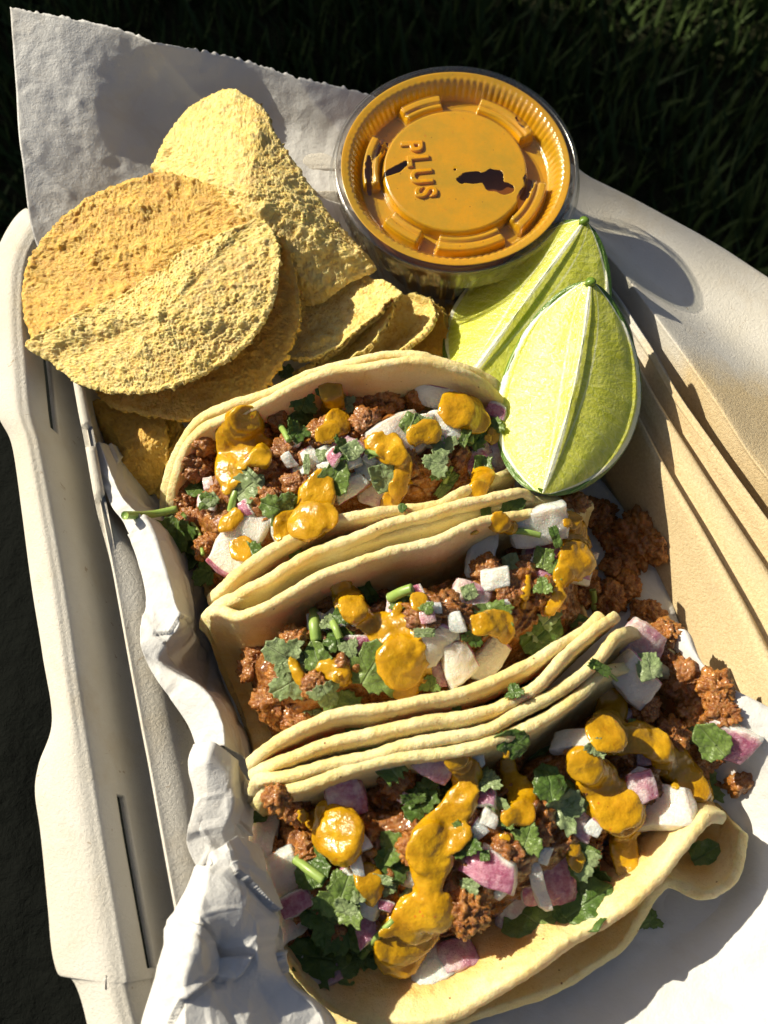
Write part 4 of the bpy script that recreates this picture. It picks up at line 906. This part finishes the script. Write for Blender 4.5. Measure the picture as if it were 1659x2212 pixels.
O3 = [(1362, 1462, 96, 70, -38, 'f', .6, .2, (0, 0), .7), (1385, 1385, 92, 70, -30, 'p', .35, .2), (1575, 1590, 98, 66, -28, 't', .6, .3, (0, 0), .7), (742, 1705, 76, 90, 12, 'h', .5, .3, (0, 0), .7), (940, 1650, 78, 56, -35, 'h', .4, .4), (1015, 1640, 54, 48, 20, 'n', .4, .3), (1058, 1868, 116, 66, -15, 't', .55, .2, (0, 0), .7), (1118, 1955, 86, 120, -12, 'p', .4, .5), (1150, 1925, 40, 50, 0, 't', .5, .3), (1190, 1892, 82, 92, 18, 't', .5, .2, (0, 0), .6), (1158, 1905, 26, 96, 18, 'n', .8, .1, (0, 0), 1.0), (560, 1815, 66, 120, -12, 'n', .5, .4, (0, 0), .6), (603, 1890, 104, 92, 28, 'n', .5, .2, (0, 0), .8), (612, 1995, 100, 64, 20, 'n', .5, .4), (640, 1950, 70, 40, 20, 't', .5, .2), (770, 1925, 110, 66, -30, 'l', .5, .4), (985, 2065, 84, 60, 30, 'h', .5, .4), (940, 2085, 120, 62, 38, 'n', .3, .7, (0, 0), .4), (1430, 1745, 130, 84, -10, 'n', .5, .3), (1385, 1700, 60, 60, 10, 'h', .5, .3), (1315, 1820, 44, 62, 0, 'h', .6, .3), (1250, 1780, 62, 56, -20, 'p', .4, .3), (1037, 1722, 66, 42, 10, 't', .5, .3), (1250, 1600, 110, 34, -10, 'n', .6, .2), (1320, 1500, 56, 50, 0, 't', .5, .3), (790, 1985, 50, 80, 20, 't', .4, .3), (665, 2060, 70, 50, -20, 'n', .5, .3), (1400, 1620, 50, 50, 0, 'h', .5, .3), (700, 2100, 60, 50, 30, 'p', .4, .2), (1090, 1910, 60, 22, 40, 'n', .6, .3)]
for r_, L_ in ((t1, O1), (t2, O2), (t3, O3)):
    for a in L_: onion(r_, a[0], a[1], a[2]*1.08, a[3]*1.12, *a[4:])

def inside(path, n, rnd, off):
    out = []
    for _ in range(n):
        t = rnd.uniform(0, len(path)-1.001); i = int(t); f = t-i; o = rnd.uniform(-off, off)
        out.append((path[i][0]*(1-f)+path[i+1][0]*f+o*.35, path[i][1]*(1-f)+path[i+1][1]*f+o))
    return out
SPINE = ((t1, [(450, 1090), (620, 1010), (800, 950), (1040, 930)], 60), (t2, [(620, 1440), (800, 1370), (1000, 1310), (1230, 1200)], 60), (t3, [(640, 1880), (850, 1840), (1100, 1780), (1400, 1640)], 110))
for r_, path, off in SPINE:
    for (x, y) in inside(path, 13 if r_ is not t3 else 18, rm, off):
        onion(r_, x, y, rm.uniform(30, 48), rm.uniform(24, 38), rm.uniform(-90, 90), rm.choice('ntfhpl'), .5, .3)
rl = random.Random(11)
def leaf_outline(kind, th):
    """radius for the direction th, measured from the leaf's base pointing to +y"""
    if kind == 'c':   # three toothed lobes
        r = .55+.45*abs(math.cos(1.5*(th-math.pi/2)))**.7
        r *= 1-.13*abs(math.sin(th*8.5+.4))**.6
        return r*(1 if math.sin(th) > -.5 else .75)
    if kind == 'f':   # cut square piece, one side toothed
        c_, s_ = abs(math.cos(th)), abs(math.sin(th)); r = .80/max(c_, s_)**.85
        if math.cos(th) > .3: r *= 1-.12*abs(math.sin(th*9))
        return r
    if kind == 's':   # smooth pointed leaf
        return (.58+.42*max(0, math.sin(th))**4+.12*abs(math.cos(th))**3)*(1-.10*abs(math.sin(th*5.5+.6))**.7)
    if kind == 'e':   # long strip with toothed end
        c_, s_ = abs(math.cos(th)), abs(math.sin(th)); r = 1/max(c_/.34, s_/1.0)
        if s_ > .88: r *= 1-.16*abs(math.sin(th*17))
        return r
def leaf(root, x, y, s, rot=0, kind='c', shade='m', curl=.5, tilt=0.0, lift=.10, asp=1.0):
    loc, _ = hit(x, y); n = navg(x, y, 16); k = scl(loc)*s*.5; NR, NTH = 14, 132; vs_, fs, uv = [], [], []
    ax = Vector((rl.uniform(-1, 1), rl.uniform(-1, 1), rl.uniform(-.3, .3))).normalized(); n = (Matrix.Rotation(R(rl.uniform(-14, 14)+tilt), 3, ax) @ n)
    ca, cb = rl.uniform(-.3, .3)+curl*rl.choice((-1, 1, 1)), rl.uniform(-.35, .35); sd_ = Vector((x*.13, y*.07, 1)); j0 = rl.uniform(-.15, .15)
    vs_.append(Vector((0, 0, 0))); uv.append((.5, .5))
    for i in range(1, NR+1):
        q = i/NR
        for j in range(NTH):
            th = 2*math.pi*j/NTH; r = leaf_outline(kind, th+j0*math.sin(th*2))*q*(1+.12*noise.noise(Vector((math.cos(th), math.sin(th), x*.31))*1.3))
            X, Y = r*math.cos(th)*asp, r*math.sin(th); uv.append((.5+X*.5, .5+Y*.5))
            z = -.22*ca*X*X*2+.2*cb*Y*Y*2+.16*abs(X)-.05 + .16*noise.noise(Vector((X*1.8, Y*1.8, 0))+sd_)+.05*noise.noise(Vector((X*5, Y*5, 0))+sd_)
            vs_.append(Vector((X*k, Y*k, z*k)))
    for j in range(NTH): fs.append((0, 1+j, 1+(j+1) % NTH))
    for i in range(NR-1):
        for j in range(NTH):
            b = 1+i*NTH; q = (j+1) % NTH; fs.append((b+j, b+NTH+j, b+NTH+q, b+q))
    me = mesh('cilantro_leaf', vs_, fs); u_ = me.uv_layers.new(name='UVMap'); co = []
    for p in me.polygons:
        for vi in p.vertices: co += uv[vi]
    u_.data.foreach_set('uv', co)
    mt = {'m': LEAF, 'd': LEAF_D, 'l': LEAF_L}[shade]
    o = obj('cilantro_leaf', me, mt); s_ = o.modifiers.new('s', 'SOLIDIFY'); s_.thickness = .022; s_.offset = 0; bake(o)
    return place(o, root, loc+n*(lift+.05*k), frame(n, rot))
def tube(name, pts, rads, mat, root, nside=10, n=24):
    c_ = cr(pts, n); rows = []
    for i in range(n):
        d = (c_[min(i+1, n-1)]-c_[max(i-1, 0)]).normalized(); a = d.cross(Vector((0, 0, 1)));
        a = a.normalized() if a.length > 1e-4 else Vector((1, 0, 0)); b = d.cross(a); t = i/(n-1); r = rads[0]*(1-t)+rads[1]*t
        rows.append([c_[i]+(a*math.cos(6.2832*j/nside)+b*math.sin(6.2832*j/nside))*r for j in range(nside)])
    me = gridmesh(name, rows, closed=True); bm = bmesh.new(); bm.from_mesh(me); bm.verts.ensure_lookup_table()
    bm.faces.new([bm.verts[j] for j in range(nside)]); bm.faces.new([bm.verts[(n-1)*nside+j] for j in range(nside)]); bm.to_mesh(me); bm.free()
    return reparent(obj(name, me, mat), root)
def stem(root, pts, wpx, arch=.15, lift=.1):
    ps = []
    for i, (x, y) in enumerate(pts):
        l, _ = hit(x, y); ps.append(l+Vector((0, -.2, 1)).normalized()*lift)
    zm = max(p.z for p in ps)
    ps = [Vector((p.x, p.y, p.z)) for p in ps]; k = scl(ps[0])*wpx*.5
    mid = (ps[0]+ps[-1])/2
    if len(ps) == 2: mid.z = max(mid.z, hit((pts[0][0]+pts[1][0])/2, (pts[0][1]+pts[1][1])/2)[0].z)+arch*.4; ps = [ps[0], mid, ps[1]]
    return tube('cilantro_stem', ps, (k, k*.9), STEM, root)
refresh()
L1 = [(630, 900, 92, 10, 'c', 'd'), (655, 870, 60, -20, 'c', 'd'), (640, 935, 60, 160, 'c', 'd'), (708, 842, 56, 70, 's', 'd'), (750, 872, 42, 200, 'c', 'l'), (722, 1040, 90, -30, 's', 'm'), (742, 972, 60, 150, 'c', 'd'), (830, 1030, 64, 20, 'f', 'l'), (910, 925, 50, -10, 'f', 'l'), (1003, 925, 84, 0, 'c', 'd'), (1025, 955, 54, -40, 'c', 'd'), (955, 970, 62, 40, 'c', 'l'), (945, 1005, 66, 80, 'c', 'l'), (965, 1045, 60, -40, 'e', 'm'), (950, 1020, 44, 10, 'c', 'd'), (1040, 1005, 40, 0, 'f', 'm'), (430, 1058, 78, -35, 's', 'd'), (535, 1058, 92, -55, 's', 'l'), (385, 1145, 92, 170, 'c', 'd'), (420, 1165, 70, 200, 'c', 'd'), (605, 1100, 84, 70, 'c', 'm'), (655, 1085, 80, 20, 'c', 'm'), (620, 1150, 60, -50, 'c', 'm'), (545, 1190, 54, 180, 'c', 'd'), (640, 1193, 30, 0, 'f', 'm'), (450, 1085, 44, 20, 'c', 'm'), (665, 1003, 40, 0, 'e', 'l'), (870, 1100, 26, 180, 's', 'd'), (410, 1210, 80, 150, 's', 'd'), (450, 1240, 60, 120, 'c', 'd'), (620, 810, 46, 10, 's', 'd'), (1075, 925, 40, 0, 'c', 'm'), (860, 985, 30, 0, 'c', 'm')]
L2 = [(1108, 1092, 50, -30, 'f', 'd'), (1200, 1158, 44, 20, 'e', 'd'), (1048, 1110, 26, 0, 'f', 'd'), (792, 1272, 60, 30, 'e', 'd'), (735, 1365, 90, -40, 's', 'm'), (620, 1415, 92, 60, 'c', 'l'), (690, 1430, 80, 20, 's', 'm'), (625, 1475, 84, 120, 'c', 'l'), (640, 1440, 64, 90, 'c', 'l'), (800, 1448, 124, -30, 'c', 'm'), (735, 1508, 90, 160, 'c', 'm'), (700, 1490, 70, 200, 'c', 'l'), (730, 1390, 70, 10, 'c', 'd'), (1165, 1352, 118, -48, 'c', 'l', .3, 0, .1, .45), (1155, 1375, 130, -55, 's', 'd'), (1060, 1340, 80, 20, 'f', 'm'), (1240, 1350, 66, -80, 's', 'm'), (1115, 1502, 42, 0, 'c', 'd'), (982, 1530, 28, 200, 's', 'd'), (930, 1475, 44, 0, 'c', 'm'), (1175, 1270, 44, 0, 'c', 'm'), (1020, 1370, 50, 200, 'c', 'd'), (1180, 1215, 16, 0, 'f', 'm'), (755, 1325, 60, 100, 's', 'd'), (675, 1540, 40, 10, 'c', 'l')]
L3 = [(812, 1616, 165, 44, 'e', 'm', .25, 0, .15, .85), (905, 1742, 84, 40, 'c', 'd'), (925, 1705, 60, -20, 'c', 'm'), (890, 1725, 50, 90, 'e', 'd'), (845, 1835, 90, -70, 's', 'm'), (855, 1872, 90, 60, 'c', 'd'), (1170, 1625, 120, -60, 's', 'm'), (1110, 1600, 90, 70, 's', 'd'), (1185, 1702, 96, 10, 's', 'd'), (1232, 1715, 84, -30, 'c', 'm'), (1210, 1745, 96, -60, 'c', 'l'), (1078, 1762, 84, 20, 's', 'l'), (1060, 1690, 60, 120, 'c', 'l'), (1140, 1812, 76, -20, 'c', 'm'), (1005, 1828, 76, 10, 'c', 'd'), (1245, 1845, 90, 150, 'f', 'm'), (1275, 1890, 96, 20, 'c', 'm'), (1265, 1860, 70, 60, 'c', 'l'), (1150, 1990, 110, 70, 'f', 'm'), (1260, 1962, 140, -60, 's', 'd'), (1230, 1970, 100, 10, 's', 'd'), (1400, 1440, 60, 10, 'f', 'l'), (1545, 1605, 96, 40, 's', 'm'), (1500, 1575, 56, 70, 's', 'l'), (1510, 1700, 90, -20, 'c', 'm'), (680, 1885, 110, 20, 's', 'd'), (735, 1950, 110, -20, 'c', 'm'), (700, 1985, 100, 60, 'c', 'd'), (755, 2020, 110, 10, 'c', 'd'), (690, 2070, 120, 80, 'c', 'd'), (790, 2070, 80, -30, 'c', 'd'), (745, 2090, 90, -70, 'c', 'm'), (750, 1960, 60, 30, 'c', 'l'), (1515, 1850, 80, -60, 's', 'm'), (1400, 1985, 50, 0, 'c', 'm'), (560, 1762, 50, 100, 's', 'd'), (690, 1832, 24, 0, 's', 'l'), (1290, 1440, 50, 60, 'e', 'd'), (930, 1890, 40, 0, 'c', 'd'), (1050, 1850, 24, 0, 'f', 'd'), (1350, 1590, 36, 0, 'c', 'd')]
for r_, L_ in ((t1, L1), (t2, L2), (t3, L3)):
    for a in L_: leaf(r_, a[0], a[1], a[2]*1.2, *a[3:])
for r_, path, off in SPINE:
    for (x, y) in inside(path, 12 if r_ is not t3 else 20, rl, off): leaf(r_, x, y, rl.uniform(34, 60), rl.uniform(0, 360), rl.choice('cce'+'f'), rl.choice('lmml'))
for r_, pts, *wd in ((t1, [(282, 1122), (335, 1120), (392, 1108)], 19, .1, .45), (t1, [(395, 1110), (430, 1150), (440, 1200)], 9), (t1, [(500, 1105), (512, 1062)], 17), (t1, [(608, 925), (625, 955)], 14), (t1, [(790, 978), (870, 1000)], 12),
                    (t1, [(1022, 925), (1015, 960)], 15), (t1, [(960, 1045), (975, 1010)], 12), (t2, [(680, 1322), (684, 1385)], 26), (t2, [(843, 1293), (890, 1272)], 24), (t2, [(1100, 1148), (1165, 1158)], 15),
                    (t2, [(1278, 1275), (1281, 1315)], 15), (t3, [(640, 1855), (700, 1900)], 22), (t3, [(782, 2065), (815, 2020), (850, 1985)], 14), (t2, [(720, 1345), (735, 1380)], 18), (t3, [(1280, 1442), (1330, 1470)], 8)):
    stem(r_, pts, *wd)

def islands(o, root, name='salsa_drizzle', mt=None):
    me = o.data; n = len(me.vertices); par = list(range(n))
    def f(a):
        while par[a] != a: par[a] = par[par[a]]; a = par[a]
        return a
    for e in me.edges:
        a, b = f(e.vertices[0]), f(e.vertices[1])
        if a != b: par[a] = b
    g = {}
    for p in me.polygons: g.setdefault(f(p.vertices[0]), []).append(tuple(p.vertices))
    for k, fs in g.items():
        if len(fs) < 60: continue
        ids = sorted({v for q in fs for v in q}); mp = {v: i for i, v in enumerate(ids)}
        reparent(obj(name, mesh(name, [me.vertices[v].co.copy() for v in ids], [tuple(mp[v] for v in q) for q in fs]), mt or SALSA), root)
    bpy.data.objects.remove(o)
def sauce(root, chains, press=.21):
    """poured salsa: overlapping drops laid along chains of (x, y, radius), then fused"""
    V, Fc = ico(2); vs_, fs = [], []
    for ch in chains:
        seq = []
        if len(ch) == 1: seq = [ch[0]]
        for (x0, y0, r0), (x1, y1, r1) in zip(ch, ch[1:]):
            n = max(2, int(math.hypot(x1-x0, y1-y0)/(.35*min(r0, r1)))+1)
            for i in range(n): t = i/n; seq.append((x0+(x1-x0)*t, y0+(y1-y0)*t, r0+(r1-r0)*t))
        if len(ch) > 1: seq.append(ch[-1])
        ext = []
        for (x, y, r) in seq:
            a = rl.uniform(0, 6.28); ext.append((x+math.cos(a)*r*.55, y+math.sin(a)*r*.55, r*rl.uniform(.45, .75)))
            if rl.random() < .35: a = rl.uniform(0, 6.28); ext.append((x+math.cos(a)*r*1.05, y+math.sin(a)*r*1.05, r*rl.uniform(.22, .38)))
        seq = [(x, y, r*1.08) for x, y, r in seq]+ext
        for (x, y, r) in seq:
            ps = [hit(x+dx*r*.5, y+dy*r*.5) for dx, dy in ((0, 0), (1, 0), (-1, 0), (0, 1), (0, -1))]
            ps.sort(key=lambda q: (q[0]-CAM).length); loc, _ = ps[1] ; n = navg(x, y, r*.6)
            d = ray(x, y).normalized(); loc = CAM+d*((loc-CAM).dot(d))
            k = scl(loc)*r*(1.18+.4*noise.noise(Vector((x*.05, y*.05, 0)))); b = len(vs_); F3 = frame(n, 0)
            for v in V: vs_.append(loc+F3 @ Vector((v.x*k, v.y*k, v.z*k*press))+n*k*.02)
            fs += [tuple(b+i for i in f) for f in Fc]
    o = obj('salsa_drizzle', mesh('salsa_drizzle', vs_, fs), SALSA)
    rmd = o.modifiers.new('r', 'REMESH'); rmd.mode = 'VOXEL'; rmd.voxel_size = .04; sm_ = o.modifiers.new('m', 'SMOOTH'); sm_.factor = .6; sm_.iterations = 5
    bake(o)
    for v in o.data.vertices: v.co += Vector(noise.noise_vector(v.co*2.2))*.07+Vector(noise.noise_vector(v.co*6))*.018
    islands(o, root)
refresh()
sauce(t1, [[(530, 905, 30), (515, 945, 46), (520, 985, 46), (500, 1025, 26), (495, 1060, 12)], [(575, 960, 16), (560, 990, 20)],
           [(715, 840, 22), (725, 890, 24), (735, 920, 20), (700, 940, 18)], [(985, 885, 36), (1025, 900, 32)], [(800, 955, 16), (835, 965, 28), (860, 985, 18)],
           [(925, 930, 28)], [(900, 940, 20)], [(1062, 940, 16)], [(690, 1045, 26), (680, 1090, 34), (665, 1125, 38), (615, 1135, 26), (610, 1155, 18)], [(705, 1120, 26), (660, 1150, 18)],
           [(875, 1000, 18), (868, 1035, 20), (850, 1070, 18), (830, 1085, 12)], [(1045, 1020, 20), (1030, 1060, 20)], [(525, 1185, 22)], [(490, 1130, 20), (510, 1115, 14)]])
sauce(t2, [[(735, 1265, 22), (755, 1300, 28), (775, 1330, 22)], [(800, 1345, 20), (845, 1365, 36), (880, 1385, 40), (865, 1425, 42), (875, 1465, 38), (870, 1488, 20)], [(905, 1450, 24), (880, 1420, 30)],
           [(695, 1440, 14), (725, 1452, 22), (742, 1465, 20)], [(628, 1428, 9), (640, 1450, 14), (645, 1465, 14)], [(1030, 1352, 18), (1065, 1345, 26), (1085, 1350, 26), (1090, 1372, 16)], [(1078, 1128, 20), (1105, 1140, 16)],
           [(1235, 1125, 20), (1245, 1165, 26), (1245, 1210, 36), (1225, 1215, 24), (1215, 1250, 16), (1205, 1290, 14), (1190, 1320, 14)], [(1145, 1235, 8), (1138, 1275, 9), (1130, 1310, 8)], [(1025, 1150, 10)], [(862, 1312, 12)], [(905, 1300, 20)]])
sauce(t3, [[(985, 1640, 22), (1010, 1670, 26), (1005, 1715, 28), (980, 1750, 26), (955, 1785, 34), (930, 1815, 40), (930, 1855, 38), (925, 1900, 26), (925, 1945, 28), (900, 1985, 46), (870, 2030, 50), (860, 2065, 40)],
           [(935, 1975, 34), (950, 1950, 26)], [(1000, 1800, 20), (970, 1815, 26)], [(675, 1765, 20), (710, 1770, 34), (735, 1800, 44), (740, 1825, 36)], [(790, 1885, 22), (805, 1920, 22), (800, 1945, 14)],
           [(1095, 1640, 14), (1105, 1680, 22), (1125, 1720, 26), (1130, 1755, 24), (1100, 1770, 16)], [(1255, 1640, 30), (1280, 1675, 38), (1310, 1720, 42), (1345, 1755, 38), (1350, 1800, 24), (1345, 1850, 28), (1350, 1870, 26)],
           [(1315, 1505, 22), (1325, 1540, 30), (1310, 1585, 32), (1340, 1610, 22), (1385, 1590, 28), (1425, 1615, 30), (1465, 1660, 34), (1500, 1700, 30), (1530, 1715, 16)], [(1240, 1835, 18), (1245, 1865, 16)], [(1088, 1808, 14)], [(650, 1760, 12)]])

# ---------------------------------------------------------------- dark cloth the tray rests on, at the left
def cloth():
    rows = []
    for i in range(90):
        v = i/89; row = []
        for j in range(90):
            u_ = j/89; x = -26+36*u_; y = -26+44*v
            z = -1.2-.018*(x+6)**2*(1 if x < -6 else .25)+.7*noise.noise(Vector((x*.16, y*.10, 0)))+.5*abs(noise.noise(Vector((x*.35+y*.2, y*.12, 3))))
            z = min(z, -.35); row.append(Vector((x, y, z-(max(0, y-9))**2*.25)))
        rows.append(row)
    o = obj('trousers', gridmesh('trousers', rows), CLOTH); s_ = o.modifiers.new('s', 'SOLIDIFY'); s_.thickness = .3; s_.offset = -1; bake(o)
    return tag(o, 'creased black cloth of trousers under the left edge of the tray', 'trousers')
cloth()
